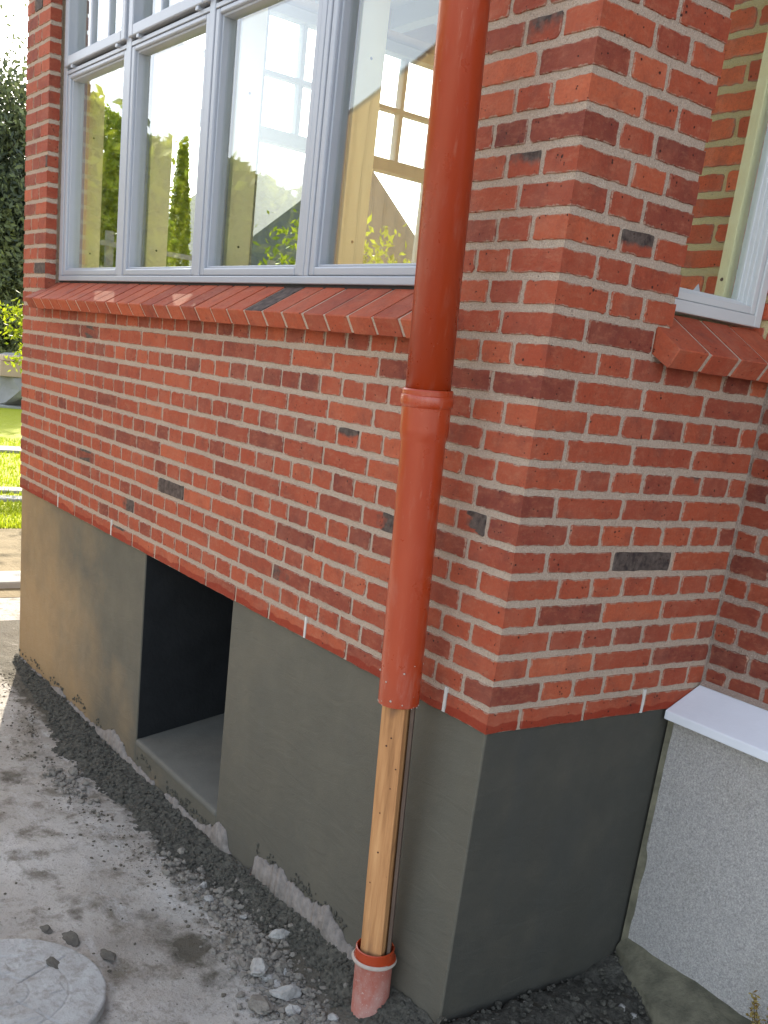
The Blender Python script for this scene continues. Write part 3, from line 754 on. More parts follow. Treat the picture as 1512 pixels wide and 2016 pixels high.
def grid(x0, x1, y0, y1, st, f, name, mat, attrf=None, skirt=True, **kw):
    nx, ny = int(round((x1 - x0) / st)), int(round((y1 - y0) / st)); vs = []; fs = []; at = []
    for j in range(ny + 1):
        for i in range(nx + 1):
            x, y = x0 + (x1 - x0) * i / nx, y0 + (y1 - y0) * j / ny
            vs.append((x, y, f(x, y)))
            if attrf: at.append(attrf(x, y))
    for j in range(ny):
        for i in range(nx):
            a = j * (nx + 1) + i; fs.append((a, a + 1, a + nx + 2, a + nx + 1))
    return obj(name, vs, fs, mat, smooth=True, attrs={"damp": ('POINT', 'FLOAT', at)} if attrf else None, **kw)
def damp(x, y):
    d = max(0, -y)
    v = .75 * math.exp(-max(0, d - .12) / .10)
    for (a, b, r, s_) in ((-.82, -.36, .20, .7), (-1.05, -.42, .12, .5), (-2.35, -.5, .13, .6), (-1.15, -.62, .07, .6), (-.62, -.36, .15, .5), (-1.9, -.36, .16, .4), (-.42, -.42, .1, .4)):
        v = max(v, s_ * math.exp(-((x - a) ** 2 + ((y - b) * 1.6) ** 2) / r ** 2))
    if x > -.1: v = max(v, .8 * math.exp(-max(0, abs(y - .3) - .4) / .1))
    return v
near = grid(-4.8, 1.8, -2.2, .9, .02, hgt, "ground", M_GROUND, damp); tag(near, kind='structure')
far_v = []; 
m = MB(); m.add([(-4.8, -60, -1.003), (60, -60, -1.003), (60, -2.2, -1.003), (-4.8, -2.2, -1.003)], [(0, 1, 2, 3)])
m.add([(-5.4, -60, -1.003), (-4.8, -60, -1.003), (-4.8, 60, -1.003), (-5.4, 60, -1.003)], [(0, 1, 2, 3)])
m.add([(1.8, -2.2, -1.003), (60, -2.2, -1.003), (60, 60, -1.003), (1.8, 60, -1.003)], [(0, 1, 2, 3)])
m.add([(-4.8, .9, -1.02), (1.8, .9, -1.02), (1.8, 60, -1.02), (-4.8, 60, -1.02)], [(0, 1, 2, 3)])
tag(obj("ground", m.v, m.f, M_GROUND, attrs={"damp": ('POINT', 'FLOAT', [0.] * len(m.v))}), kind='structure')
# far garden surfaces on the west
M_PAVE = NT("pale_sand_paving", .9, .15); _s = M_PAVE
_s.base(_s.mix(_s.ramp(_s.noise(3, 5, .7, _s.scaled((1.2, .3, 1))), [(.4, 0.), (.62, 1.)]), (.20, .155, .085), (.13, .10, .05))); _s.bump(_s.noise(30, 4), .01); M_PAVE = _s.m
M_GRASS = NT("sunlit_lawn", .8, .2); _s = M_GRASS
_s.base(_s.mix(_s.noise(3, 6, .7), (.42, .46, .015), (.28, .32, .012))); _s.bump(_s.noise(50, 4), .03); M_GRASS = _s.m
m = MB(); m.box((-8.0, -60, -1.2), (-5.4, 60, -1.0)); tag(m.build("sand_path", M_PAVE), kind='structure')
m = MB(); m.box((-60, -60, -1.2), (-8.0, 60, -1.004)); tag(m.build("lawn", M_GRASS), kind='structure')
m = MB()
nb = 9000; rr = random.Random(3); vs, fs, tn = [], [], []
for i in range(nb):
    x = -8.0 - rr.random() ** 1.5 * 8; y = .7 + (-x - 6) * .28 + rr.uniform(-.8, .8); h = rr.uniform(.02, .06); a = rr.uniform(0, 6.28); n0 = len(vs)
    dx, dy = math.cos(a) * .008, math.sin(a) * .008
    vs += [(x - dx, y - dy, -1.006), (x + dx, y + dy, -1.006), (x + rr.uniform(-.02, .02), y + rr.uniform(-.02, .02), -1.0 + h)]; fs.append((n0, n0 + 1, n0 + 2)); tn += [rr.random()] * 3
tag(obj("grass", vs, fs, M_LEAFY, attrs={"tone": ('POINT', 'FLOAT', tn)}), "short bright green grass beyond the sunlit sand path", "grass", kind='stuff')

M_KERB = simple("pale_kerb_concrete", (.36, .36, .33), .85, .2, .12, 12, .004, 40)
def kerb(x, wd, h, label):
    m = MB(); m.box((x - wd, -2.0, -1.02), (x, 12, -1.0 + h))
    o = m.build("kerb", M_KERB, loc=(x, 2, -1.0), bevel=.012); tag(o, label, "kerb", "pale kerbs across the lawn"); return o
kerb(-5.66, .36, .05, "broad white kerb slab between the sandy ground and the pale path")
kerb(-9.55, .24, .03, "pale kerb strip in the lawn nearest the sand path")
kerb(-10.15, .28, .03, "pale kerb strip in the lawn, second from the sand path")
kerb(-14.0, .55, .04, "pale kerb strip halfway across the bright lawn")
kerb(-22.5, 1.6, .04, "farthest pale kerb strip, below the grey boulders")

def rock(name, c, s, mat, label=None, cat=None, group=None, seed=0, sub=3, flat=1.0, rough=.35, rz=0, parent=None):
    bm = bmesh.new(); bmesh.ops.create_icosphere(bm, subdivisions=sub, radius=1)
    sv = Vector((seed * 3.7, seed * 1.3, seed))
    rnd = random.Random(seed); planes = []
    for i in range(9):
        n = Vector((rnd.gauss(0, 1), rnd.gauss(0, 1), rnd.gauss(0, 1))).normalized(); planes.append((n, rnd.uniform(.62, .9)))
    for v in bm.verts:
        p = v.co.copy()
        for n, d in planes:
            t = p.dot(n)
            if t > d: p -= n * (t - d)
        p *= 1 + rough * .35 * noise.noise(p * 1.7 + sv) + rough * .16 * noise.noise(p * 5 + sv) + rough * .07 * noise.noise(p * 13 + sv)
        v.co = Vector((p.x * s[0], p.y * s[1], p.z * s[2] * flat))
    me = bpy.data.meshes.new(name); bm.to_mesh(me); bm.free(); me.materials.append(mat)
    o = bpy.data.objects.new(name, me); C.objects.link(o); o.location = c; o.rotation_euler = (rnd.uniform(-.2, .2), rnd.uniform(-.2, .2), rz)
    if parent: o.parent = parent
    if label: tag(o, label, cat, group)
    return o
M_BOULDER = simple("grey_granite", (.40, .385, .36), .9, .15, .25, 2, .03, 8)
rock("boulder", (-24.6, 6.3, -.62), (1.3, 1.1, .85), M_BOULDER, "grey boulder at the far end of the lawn below the dark conifer, larger one", "boulder", seed=4)
rock("boulder", (-23.6, 5.55, -.65), (1.0, .8, .62), M_BOULDER, "grey boulder at the left edge of the photo in front of the dark conifer", "boulder", seed=9)
m = MB(); m.box((-23.3, 5.15, -.32), (-22.7, 5.78, .02)).box((-23.25, 5.2, .02), (-22.65, 5.85, .14)); tag(m.build("garden_bench", simple("pale_timber", (.55, .40, .30), .8), loc=(-23, 5.5, -.3), bevel=.02), "small pale wooden block standing on the grey boulders below the conifer", "block")

# ------------------------------------------------------------------ mortar heap, crumbs, rubble
def heap_w(x):            # width of the dark band in front of the wall
    pts = [(-3.95, .02), (-3.6, .10), (-3.2, .13), (-2.9, .20), (-2.55, .27), (-2.3, .27), (-2.1, .25), (-1.85, .23), (-1.6, .22), (-1.35, .23), (-1.1, .17), (-.9, .14), (-.7, .11), (-.5, .12), (-.3, .14), (0, .16), (.3, .16)]
    for (a, b), (c, d) in zip(pts, pts[1:]):
        if a <= x <= c: return b + (d - b) * (x - a) / (c - a)
    return .02
def heap_f(x, y):
    d = max(0, -y); wd = .88 * heap_w(x) * (1 + .45 * noise.noise(Vector((x * 4.5, 2, 0))) + .18 * noise.noise(Vector((x * 17, 5, 0))))
    t = d / max(.01, wd); e = max(0, 1 - t)
    v = Vector((x, y, 0))
    lump = .5 * noise.noise(v * 22) + .35 * noise.noise(v * 48 + Vector((9, 0, 0))) + .22 * noise.noise(v * 100)
    z = hgt(x, y) - .012 + (.022 + .030 * min(1, e * 1.6)) * (e ** .5 if e > 0 else 0) + lump * .018 * min(1, e * 3) - (.02 if e <= 0 else 0)
    return z
def heap_mat():
    s = NT("dark_mortar_crumbs", .95, .1)
    n = s.noise(60, 5, .75)
    c = s.ramp(n, [(.3, (.055, .052, .045)), (.5, (.11, .105, .088)), (.68, (.16, .152, .125)), (.8, (.24, .225, .19))])
    s.base(c); s.bump(n, .012, 1.); s.bump(s.noise(190, 4, .8), .004, 1.)
    return s.m
M_HEAP = heap_mat()
hp = grid(-3.95, .02, -.42, .006, .009, heap_f, "mortar_heap", M_HEAP)
tag(hp, "dark crumbly mortar spoil banked along the foot of the grey plinth", "spoil", kind='stuff')
def crumbs(name, mat, spots, smin, smax, seed, label, power=3):
    rnd = random.Random(seed); vs, fs = [], []
    ico = bmesh.new(); bmesh.ops.create_icosphere(ico, subdivisions=1, radius=1); bv = [v.co.copy() for v in ico.verts]; bf = [[v.index for v in f.verts] for f in ico.faces]; ico.free()
    for (x, y, z) in spots(rnd):
        r = smin + (smax - smin) * rnd.random() ** power; n0 = len(vs); s3 = (rnd.uniform(.7, 1.3), rnd.uniform(.7, 1.3), rnd.uniform(.5, .9)); a = rnd.uniform(0, 6.28); ca, sa = math.cos(a), math.sin(a)
        for v in bv:
            j = rnd.uniform(.72, 1.15); p = (v.x * s3[0] * j * r, v.y * s3[1] * j * r, v.z * s3[2] * j * r)
            vs.append((x + p[0] * ca - p[1] * sa, y + p[0] * sa + p[1] * ca, z + p[2] + r * .2))
        fs += [tuple(n0 + i for i in f) for f in bf]
    o = obj(name, vs, fs, mat); tag(o, label, name.replace('_', ' '), kind='stuff'); return o
def sp1(r):
    for i in range(6500):
        x = r.uniform(-3.93, .03); w_ = heap_w(x) * 1.12; y = -r.random() ** .9 * w_ - .004
        yield x, y, heap_f(x, y)
crumbs("mortar_crumbs", M_HEAP, sp1, .0025, .013, 5, "dark loose mortar crumbs scattered over the spoil bank by the plinth")
def sp2(r):
    for i in range(1500):
        x = r.uniform(-3.8, .1); y = -heap_w(x) - abs(r.gauss(0, .09)); yield x, y, hgt(x, y)
    for i in range(500):
        x = r.uniform(-3.5, .3); y = r.uniform(-1.4, -.2); yield x, y, hgt(x, y)
crumbs("ground_grit", M_GROUND if False else simple("brown_grit", (.16, .14, .11), .95, .1, .3, 40), sp2, .0015, .008, 6, "small brown grit strewn over the trodden ground", 3)
M_RUBBLE = simple("pale_broken_concrete", (.30, .275, .235), .95, .1, .32, 45, .008, 70)
M_RUBBLE2 = simple("pale_broken_plaster", (.44, .425, .395), .95, .1, .28, 30, .008, 60)
def sp3(r):
    for i in range(1500):
        if i % 3 == 0: x = r.gauss(-.62, .12); y = r.gauss(-.20, .05)
        elif i % 3 == 1: x = r.gauss(-.40, .09); y = r.gauss(-.22, .05)
        else: x = r.gauss(-.85, .18); y = r.gauss(-.15, .035)
        if y > -.02: continue
        yield x, y, max(hgt(x, y), heap_f(x, y) if y > -.4 else -9)
    for i in range(160):
        x = r.gauss(-1.25, .15); y = r.gauss(-.2, .03); yield x, min(y, -.1), hgt(x, y) + .006
    for i in range(150):
        x = r.gauss(-2.2, .12); y = r.gauss(-.3, .03); yield x, y, hgt(x, y) + .004
crumbs("rubble_grit", M_RUBBLE, sp3, .0025, .016, 8, "pale grey crushed rubble between the big stones and the spoil bank", 2.6)
stones = [  # x, y, size xyz, label
 (-.715, -.085, (.042, .020, .022), "pale wedge-shaped stone with a sharp top edge, resting on the dark spoil bank"),
 (-.60, -.235, (.050, .030, .026), "large pale rounded stone with a bluish face, left of the ground pipe"),
 (-.70, -.165, (.022, .018, .018), "small pale stone just below the wedge-shaped stone"),
 (-.632, -.150, (.026, .016, .014), "narrow grey stone standing between the wedge stone and the rubble pile"),
 (-.575, -.165, (.028, .022, .020), "blunt grey stone above the large rounded stone"),
 (-.46, -.215, (.050, .034, .026), "broad crusty lump of old plaster in the middle of the rubble pile"),
 (-.455, -.300, (.055, .036, .018), "wide flat slab of broken concrete at the bottom edge of the photo"),
 (-.375, -.235, (.026, .022, .018), "small whitish stone next to the flat concrete slab"),
 (-.33, -.260, (.024, .020, .017), "angular pale stone closest to the foot of the ground pipe"),
 (-.655, -.290, (.016, .014, .012), "little square grey stone left of the large rounded stone"),
 (-1.215, -.175, (.026, .016, .012), "flat pale chip lying below the cellar opening's right edge"),
 (-1.075, -.125, (.018, .016, .013), "small round stone half sunk in the spoil, right of the cellar opening"),
 (-1.00, -.135, (.030, .020, .016), "pale lump among grit between the cellar opening and the wedge stone"),
 (-2.29, -.235, (.036, .026, .018), "pale chunk lying in front of the cellar opening's left edge"),
 (-2.22, -.275, (.026, .018, .012), "thin pale fragment in front of the chunk near the cellar opening"),
 (.185, .545, (.020, .014, .014), "whitish pebble on the dark soil beside the concrete footing"),
 (.225, .555, (.014, .012, .010), "smaller whitish pebble on the dark soil beside the concrete footing"),
 (.045, .30, (.022, .012, .008), "thin pale chip on the dark soil below the east side plinth"),
]
for i, (x, y, s, lb) in enumerate(stones):
    z = max(hgt(x, y), heap_f(x, y) if (-.42 < y < 0 and x < 0) else -9, soil_z(x, y) + .008 if x > 0 else -9)
    rock("rubble_stone", (x, y, z + s[2] * .55), s, M_RUBBLE2 if i in (0, 1, 5, 7, 15, 16) else M_RUBBLE, lb, "stone", "rubble stones", seed=20 + i, rough=.75, rz=random.uniform(0, 3))
rr = random.Random(44); protos = []
for i in range(30):
    if i < 20: x, y = rr.gauss(-.52, .13), rr.gauss(-.215, .05)
    elif i < 26: x, y = rr.gauss(-.85, .12), rr.gauss(-.15, .03)
    else: x, y = rr.gauss(-1.18, .10), rr.gauss(-.16, .03)
    y = min(y, -.06); sc = rr.uniform(.008, .019); z = max(hgt(x, y), heap_f(x, y)) + sc * .3
    if i < 5:
        o = rock("rubble_stone", (x, y, z), (.014 * rr.uniform(.9, 1.5), .014 * rr.uniform(.8, 1.2), .010), M_RUBBLE2 if i % 2 else M_RUBBLE, seed=70 + i, rough=.9, rz=rr.uniform(0, 6)); protos.append(o)
    else:
        o = protos[i % 5].copy(); C.objects.link(o); o.location = (x, y, z); o.rotation_euler = (rr.uniform(-.5, .5), rr.uniform(-.5, .5), rr.uniform(0, 6.28)); k_ = sc / .014; o.scale = (k_, k_, k_)
    tag(o, ["small rough stone in the crushed rubble just left of the ground pipe", "small rough stone in the grit left of the wedge-shaped stone", "small rough stone at the edge of the spoil below the cellar opening"][0 if i < 20 else 1 if i < 26 else 2], "stone", ["small stones beside the ground pipe", "small stones left of the wedge stone", "small stones below the cellar opening"][0 if i < 20 else 1 if i < 26 else 2])
m0 = grid(-.02, 1.2, -.3, .74, .012, lambda x, y: max(hgt(x, y) + .006, soil_z(x, y)) + .014 * noise.noise(Vector((x * 20, y * 20, 0))) + .008 * noise.noise(Vector((x * 55, y * 55, 2))) - (0 if y > .0 else -y * .3) - max(0, x - .45) * .3, "soil", M_HEAP)
tag(m0, kind='structure')
def sp4(r):
    for i in range(900):
        x = r.uniform(.0, .4); y = r.uniform(.0, .72); yield x, y, max(hgt(x, y) + .006, soil_z(x, y)) + .006
crumbs("soil_clods", M_HEAP, sp4, .003, .014, 9, "dark soil clods on the ground below the east side of the plinth")

# pale board showing below the ragged edge of the render
M_BOARD = simple("pale_base_board", (.33, .295, .265), .95, .1, .35, 34, .010, 45)
def strip(pts_top, pts_bot, nm="base_board"):
    xs = sorted(set([p[0] for p in pts_top] + [p[0] for p in pts_bot])); n = 200
    def itp(pts, x):
        for (a, b), (c, d) in zip(pts, pts[1:]):
            if a <= x <= c: return b + (d - b) * (x - a) / (c - a)
        return pts[-1][1]
    x0, x1 = pts_top[0][0], pts_top[-1][0]; vs, fs = [], []
    for i in range(n + 1):
        x = x0 + (x1 - x0) * i / n; e = min(1, min(i, n - i) / 3)
        zt = itp(pts_top, x) + .014 * noise.noise(Vector((x * 26, 0, 0))) + .009 * noise.noise(Vector((x * 70, 3, 0))); zb = itp(pts_bot, x)
        zm = (zt + zb) / 2; zt = zm + (zt - zm) * e; zb = zm + (zb - zm) * e
        yo = .004 * noise.noise(Vector((x * 14, 8, 0))) + .003 * noise.noise(Vector((x * 60, 1, 0)))
        vs += [(x, .0085, zt), (x, -.001 + yo, zt - .002), (x, -.014 + yo * 2, zb), (x, .0085, zb)]
    for i in range(n):
        for j in range(3): fs.append((4 * i + j, 4 * i + 4 + j, 4 * i + 5 + j, 4 * i + 1 + j))
    obj(nm, vs, fs, M_BOARD, ext, smooth=True)
strip([(-3.88, -.955), (-3.7, -.965), (-3.55, -.955), (-3.35, -.962), (-3.2, -.925), (-3.1, -.95), (-2.9, -.945), (-2.75, -.95), (-2.56, -.93), (-2.47, -.885), (-2.36, -.90), (-2.28, -.945), (-2.1, -.95), (-1.95, -.955)],
      [(-3.88, -1.02), (-1.95, -1.03)])
strip([(-1.86, -.95), (-1.75, -.935), (-1.6, -.95), (-1.52, -.94), (-1.43, -.91), (-1.37, -.865), (-1.31, -.875), (-1.28, -.935), (-1.25, -.955)], [(-1.86, -1.0), (-1.25, -1.0)])
strip([(-1.08, -.865), (-1.02, -.85), (-.96, -.845), (-.89, -.825), (-.85, -.85), (-.80, -.835), (-.71, -.855), (-.65, -.83), (-.60, -.815), (-.55, -.84), (-.47, -.875), (-.42, -.885)], [(-1.08, -.97), (-.42, -.98)])
# dark crumbs above it, drawing the ragged shadow line under the render edge
m = MB(); rr = random.Random(12)
ico = bmesh.new(); bmesh.ops.create_icosphere(ico, subdivisions=1, radius=1); ibv = [v.co.copy() for v in ico.verts]; ibf = [[v.index for v in f.verts] for f in ico.faces]; ico.free()
for i in range(420):
    x = rr.choice([rr.uniform(-3.9, -1.95), rr.uniform(-1.86, -1.25), rr.uniform(-1.08, -.42)]); cl = noise.noise(Vector((x * 6, 4, 0)))
    if cl < -.05: continue
    z = -.93 + (.08 if x > -1.1 else 0) + .05 * cl + rr.gauss(0, .012) + .01; r_ = rr.uniform(.002, .007)
    m.add([(x + v.x * r_ * rr.uniform(.7, 1.3), .006 + v.y * r_ * .6, z + v.z * r_ * rr.uniform(.7, 1.5)) for v in ibv], ibf)
m.build("shadow_crumb", M_HEAP, pl)["kind"] = "stuff"

# ------------------------------------------------------------------ manhole cover
mc = thing("manhole_cover", "round pale concrete manhole cover with a scored cross and ring, lying on the ground", "manhole cover", (-.778, -.972, -.98))
MR = .29; cx, cy = -.778, -.972
s = NT("worn_concrete_cover", .88, .2)
c = s.mix(s.ramp(s.noise(6, 6, .65), [(.35, 0.), (.65, 1.)]), (.30, .295, .28), (.38, .385, .375)); c = s.mix(s.ramp(s.noise(28, 5, .7), [(.48, 0.), (.66, .7)]), c, (.20, .185, .16)); s.base(c); s.bump(s.noise(60, 5, .7), .006); s.bump(s.noise(9, 4), .008, .6); M_COVER = s.m
NR, NA = 110, 560; vs, fs = [], []
def cover_h(r, a):
    x, y = r * math.cos(a), r * math.sin(a); h = 0
    for rr_, dd in ((.185, .004), (.075, .004)): h -= dd * math.exp(-((r - rr_) / .0036) ** 2) * (.6 + .4 * noise.noise(Vector((x * 12, y * 12, rr_))))
    if r > .06 and r < .25:
        for k in range(4):
            t = a - k * math.pi / 2 - .45; dperp = abs(r * math.sin(t)); 
            if math.cos(t) > 0: h -= .0035 * math.exp(-(dperp / .0035) ** 2)
    for (bx, by, bw, bh) in ((.13, .02, .02, .05), (-.12, .0, .03, .05), (.0, -.13, .05, .018), (.02, .14, .04, .02)):
        if abs(x - bx) < bw and abs(y - by) < bh: h += .0022
    return h + .0016 * noise.noise(Vector((x * 20, y * 20, 0)))
for i in range(NR + 1):
    r = MR * i / NR
    for j in range(NA):
        a = 2 * math.pi * j / NA; e = MR * (1 + .004 * noise.noise(Vector((math.cos(a) * 9, math.sin(a) * 9, 0))) - .0)
        rad_ = e * i / NR; edge = -.004 * max(0, (i - NR + 2)) / 2
        vs.append((cx + rad_ * math.cos(a), cy + rad_ * math.sin(a), -.966 + cover_h(r, a) + edge))
for j in range(NA):
    a = 2 * math.pi * j / NA; vs.append((cx + MR * 1.0 * math.cos(a), cy + MR * 1.0 * math.sin(a), -1.03))
for i in range(NR + 1):
    for j in range(NA):
        a = i * NA + j; b = i * NA + (j + 1) % NA
        fs.append((a, b, b + NA, a + NA))
obj("cover_slab", vs, fs, M_COVER, mc, smooth=True).data.set_sharp_from_angle(angle=math.radians(50))
for i, (x, y, s_, lb) in enumerate([(-.862, -.797, (.034, .020, .006), "flattened dark clod of mud lying on the round manhole cover"), (-1.02, -.69, (.05, .025, .014), "dark mud clod on the ground just beyond the manhole cover"), (-.885, -.615, (.045, .028, .014), "brown mud lump right of the clod beyond the manhole cover"), (-1.10, -.74, (.03, .018, .010), "small mud clod left of the one beyond the manhole cover")]):
    z = -.9655 if i == 0 else hgt(x, y); rock("mud_clod", (x, y, z + .001), (s_[0], s_[1], s_[2] * .6), simple("mud_%d" % i, (.15, .14, .12), .9, .1, .3, 60, .004, 120), lb, "mud clod", "mud clods near the manhole", seed=60 + i, rough=.8)

# ------------------------------------------------------------------ plants
def leaves(name, mat, pts, size, seed, parent=None, loc=None, elong=1.6, nrm=None):
    rnd = random.Random(seed); vs, fs, tn = [], [], []
    for (p, tv) in pts:
        p = Vector(p); a = Vector((rnd.gauss(0, 1), rnd.gauss(0, 1), rnd.gauss(0, .8))).normalized(); b = a.orthogonal().normalized()
        b = (Matrix.Rotation(rnd.uniform(0, 6.28), 3, a) @ b); c_ = a.cross(b); s_ = size * rnd.uniform(.6, 1.3); n0 = len(vs)
        vs += [p - b * s_ * elong * .5, p + c_ * s_ * .32 + a * s_ * .06, p + b * s_ * elong * .5, p - c_ * s_ * .32 + a * s_ * .06]
        fs.append((n0, n0 + 1, n0 + 2, n0 + 3)); t = min(1, max(0, tv + rnd.gauss(0, .18))); tn += [t] * 4
    return obj(name, vs, fs, mat, parent, loc, attrs={"tone": ('POINT', 'FLOAT', tn)})
def limb(m, a, b, r0, r1, seg=8):
    a, b = Vector(a), Vector(b); m.lathe([(r0, 0), ((r0 + r1) / 2, (b - a).length * .5), (r1, (b - a).length)], a, (b - a), seg)
def blob_pts(c, rad, n, rnd, clump=26, spread=.25, shell=.55):
    c = Vector(c); cl = []
    for i in range(clump):
        v = Vector((rnd.gauss(0, 1), rnd.gauss(0, 1), rnd.gauss(0, 1))).normalized() * (shell + (1 - shell) * rnd.random())
        cl.append((Vector((v.x * rad[0], v.y * rad[1], v.z * rad[2])), rnd.random()))
    out = []
    for i in range(n):
        q_, t = cl[rnd.randrange(clump)]
        out.append((c + q_ + Vector((rnd.gauss(0, rad[0] * spread), rnd.gauss(0, rad[1] * spread), rnd.gauss(0, rad[2] * spread * .7))), t))
    return out
def tree(name, x, y, h, rx, mat, label, cat, n, size, seed, group=None, z0=None, base=.0, conic=False, clump=40):
    rnd = random.Random(seed); t = thing(name, label, cat, (x, y, -1.0), group); m = MB()
    limb(m, (x, y, -1.02), (x, y, -1 + h * .8), max(.03, h * .02), .012)
    for i in range(7):
        a = rnd.uniform(0, 6.28); zb = -1 + h * rnd.uniform(.25, .7); ln = rx * rnd.uniform(.5, .8); limb(m, (x, y, zb), (x + math.cos(a) * ln, y + math.sin(a) * ln, zb + ln * .5), .02 * h / 4, .006, 6)
    m.build("trunk", M_BARK, t)
    if conic:
        pts = []
        for i in range(n):
            f = rnd.random() ** .8; z = -1 + h * (base + (1 - base) * f); r = rx * (1 - f) ** .75 * (.75 + .25 * rnd.random()) + .02; a = rnd.uniform(0, 6.28)
            lob = 1 + .25 * math.sin(a * 5 + z * 6) ; pts.append(((x + math.cos(a) * r * lob, y + math.sin(a) * r * lob, z + rnd.uniform(-.04, .04)), .5 + .4 * noise.noise(Vector((math.cos(a) * 3, math.sin(a) * 3, z * 4)))))
    else: pts = blob_pts((x, y, -1 + h * (base + 1) / 2), (rx, rx, h * (1 - base) / 2), n, rnd, clump)
    leaves("crown", mat, pts, size, seed + 1, t)
    return t
# seen directly at the left edge
tree("conifer_tree", -29, 6.6, 8.2, 1.9, M_LEAFD, "tall dark conifer against the white sky at the left edge of the photo", "tree", 60000, .12, 11, base=.0, clump=110)
tree("conifer_tree", -31, 8.6, 5.6, 2.6, M_LEAFD, "broad dark evergreen behind the tall conifer, its lower half closing off the lawn", "tree", 30000, .11, 12, base=.0, clump=60)
sh = thing("hanging_shrub", "bright yellow-green shrub branch in the sun in front of the dark conifer", "shrub", (-12.0, 3.35, -1.0))
m = MB(); limb(m, (-12, 3.35, -1.02), (-12, 3.2, .9), .04, .02)
rnd = random.Random(5)
pts = []
for i in range(10):
    a = Vector((-12 + rnd.uniform(-.2, .2), 3.2, rnd.uniform(.5, 1.1))); b = Vector((-12 + rnd.uniform(-.35, .35), rnd.uniform(2.1, 2.45), rnd.uniform(.35, 1.15))); limb(m, a, b, .012, .004, 6)
    for j in range(170): t = rnd.uniform(.2, 1.05); pts.append((a + (b - a) * t + Vector((rnd.gauss(0, .05), rnd.gauss(0, .05), rnd.gauss(0, .055))), rnd.random()))
m.build("stem", M_BARK, sh); leaves("crown", M_LEAFY, pts, .045, 6, sh)
# garden reflected in the front panes
for i, (x, y, h, r, lb) in enumerate([(-8.2, -1.2, 2.9, .55, "slim bright thuja reflected in the leftmost lower pane"), (-6.8, -2.05, 3.25, .42, "pointed green thuja reflected in the second lower pane"), (-6.2, -2.75, 3.15, .38, "pointed green thuja reflected at the left of the third lower pane"), (-5.9, -3.15, 2.85, .33, "short green thuja reflected in the middle of the third lower pane")]):
    tree("thuja", x, y, h, r, M_LEAFG, lb, "tree", 9000, .05, 30 + i, "thujas in the garden", conic=True)
rnd = random.Random(77); pts = []
for i in range(42000):
    t = rnd.random(); x = -10.5 + 5.5 * t; y = -1.4 - 3.2 * t + rnd.gauss(0, .22); z = -1 + (4.35 - 2.0 * t) * rnd.random() ** .8 + .18 * noise.noise(Vector((x * 2, y * 2, 0))); pts.append(((x, y - .5, z), .5 + .5 * noise.noise(Vector((x * 2.2, y * 2.2, z * 2.2)))))
hd = thing("garden_hedge", "long sunlit green hedge reflected in the lower parts of the front window panes", "hedge", (-7.7, -3.3, -1.0))
leaves("foliage", M_LEAFG, pts, .12, 78, hd)
m = MB(); 
for i in range(14): t = (i + .5) / 14; x = -10.5 + 5.5 * t; y = -1.9 - 3.2 * t; limb(m, (x, y, -1.02), (x, y, .9), .03, .012, 6)
m.build("stem", M_BARK, hd)
# timber shed facing the front windows, reflected in the fourth pane
M_SHED = NT("yellow_timber_boards", .7, .25); _s = M_SHED
_s.base(_s.mix(_s.noise(4, 5, .6, _s.scaled((6, 6, .4))), (.66, .42, .15), (.50, .28, .09))); M_SHED = _s.m
SHX, SHY, SHN = -5.75, -2.6, 12
def SHZ(x): return 2.49 + .315 * (x - SHX)
shd = thing("timber_shed", "yellow-brown board shed with a sloping top reflected in the fourth lower pane", "shed", (SHX + 1, SHY - .8, -1.0))
m = MB()
for i in range(SHN):
    a0 = SHX + i * .16; a1 = a0 + .154; z0, z1 = SHZ(a0), SHZ(a1)
    m.add([(a0, SHY, -1), (a1, SHY, -1), (a1, SHY - .03, -1), (a0, SHY - .03, -1), (a0, SHY, z0), (a1, SHY, z1), (a1, SHY - .03, z1), (a0, SHY - .03, z0)], [(3, 2, 1, 0), (4, 5, 6, 7), (0, 1, 5, 4), (1, 2, 6, 5), (2, 3, 7, 6), (3, 0, 4, 7)])
m.build("board_wall", M_SHED, shd, bevel=.004)
x1 = SHX + SHN * .16
m = MB(); m.prism([(SHX, -1), (x1 - .006, -1), (x1 - .006, SHZ(x1) - .01), (SHX, SHZ(SHX) - .01)], 'y', SHY - .031, SHY - 1.6); m.build("shed_body", M_SHED, shd)
m = MB(); m.prism([(SHX - .15, SHZ(SHX) - .03), (x1 + .1, SHZ(x1 + .25) - .03), (x1 + .1, SHZ(x1 + .25) + .03), (SHX - .15, SHZ(SHX) + .03)], 'y', SHY - .05, SHY - 1.8); m.build("roof", M_ROOF, shd)
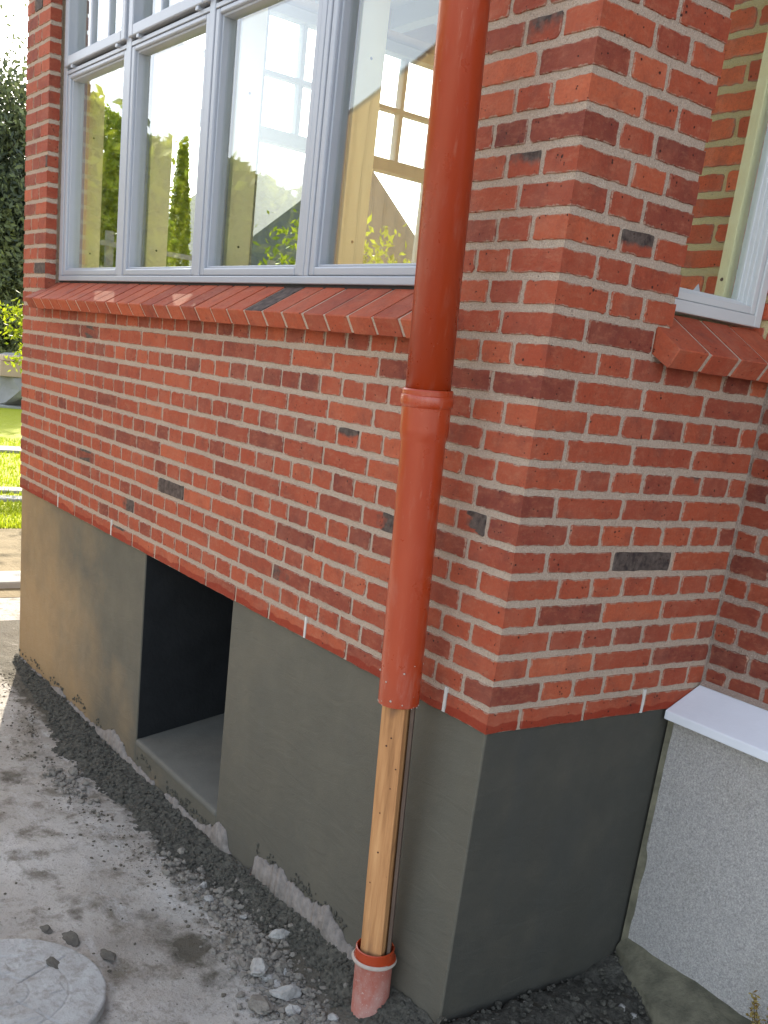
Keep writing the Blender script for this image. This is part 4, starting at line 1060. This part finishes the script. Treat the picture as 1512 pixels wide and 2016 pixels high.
# greenery west of the extension, seen through both window walls
tree("broadleaf_tree", -12.2, 3.72, 4.9, .55, M_LEAFG, "bright green tree seen through the leftmost lower pane", "tree", 16000, .07, 51, base=.15, clump=60)
tree("broadleaf_tree", -12.6, 4.75, 4.6, .26, M_LEAFG, "slim yellow-green tree seen at the left edge of the third lower pane", "tree", 6000, .06, 52, base=.1, conic=True)
tree("broadleaf_tree", -13.5, 6.0, 3.9, .30, M_LEAFG, "low pointed shrub tree seen in the middle of the third lower pane", "tree", 6000, .06, 53, base=.1, conic=True)
tree("broadleaf_tree", -12.6, 7.6, 3.6, 1.3, M_LEAFG, "broad bright bush seen at the foot of the third and fourth lower panes", "tree", 14000, .09, 54, base=.0, clump=60)
# neighbour's grey roof, seen through the west windows
nb_ = thing("neighbour_house", "neighbouring house with a grey gable roof seen through the second lower pane", "building", (-20, 8.5, -1))
m = MB(); m.box((-24, 8.1, -1), (-18, 14, 2.2)); m.build("wall", simple("cream_wall", (.6, .55, .42), .8), nb_)
m = MB(); m.prism([(7.6, 2.2), (11, 5.0), (14.4, 2.2)], 'x', -24.3, -17.7); m.build("roof", simple("grey_roof_tile", (.22, .22, .23), .8, .2, .3, 5), nb_)
fn = thing("rail_fence", "white horizontal rail fence in the garden seen through the second and third lower panes", "fence", (-6.2, 2.4, -1))
for z in (.95, 1.13, 1.31, 1.49): m = MB(); m.box((-6.22, 1.25, z), (-6.19, 4.2, z + .035)); m.build("rail", M_KERB, fn)
for y in (1.3, 2.7, 4.1): m = MB(); m.box((-6.25, y, -1.02), (-6.22, y + .06, 1.6)); m.build("post", M_KERB, fn)
# little dry plant at the lower right
pt = thing("weed_plant", "small dry yellow-brown weed growing from the soil at the lower right corner", "plant", (.565, .655, -.80))
rnd = random.Random(91); m = MB(); pts = []
for i in range(16):
    a = rnd.uniform(0, 6.28); b = Vector((.565 + math.cos(a) * .045, .65 + math.sin(a) * .04, rnd.uniform(-.73, -.62))); a_ = Vector((.565 + rnd.uniform(-.01, .01), .655, -.80)); limb(m, a_, b, .0018, .0008, 5)
    for j in range(26): t = rnd.uniform(.3, 1.05); pts.append((a_ + (b - a_) * t + Vector((rnd.gauss(0, .007), rnd.gauss(0, .007), rnd.gauss(0, .006))), rnd.random()))
m.build("stem", M_BARK, pt); leaves("leaf", leaf_mat("dry_leaf", (.20, .12, .04), (.36, .28, .08)), pts, .010, 92, pt)
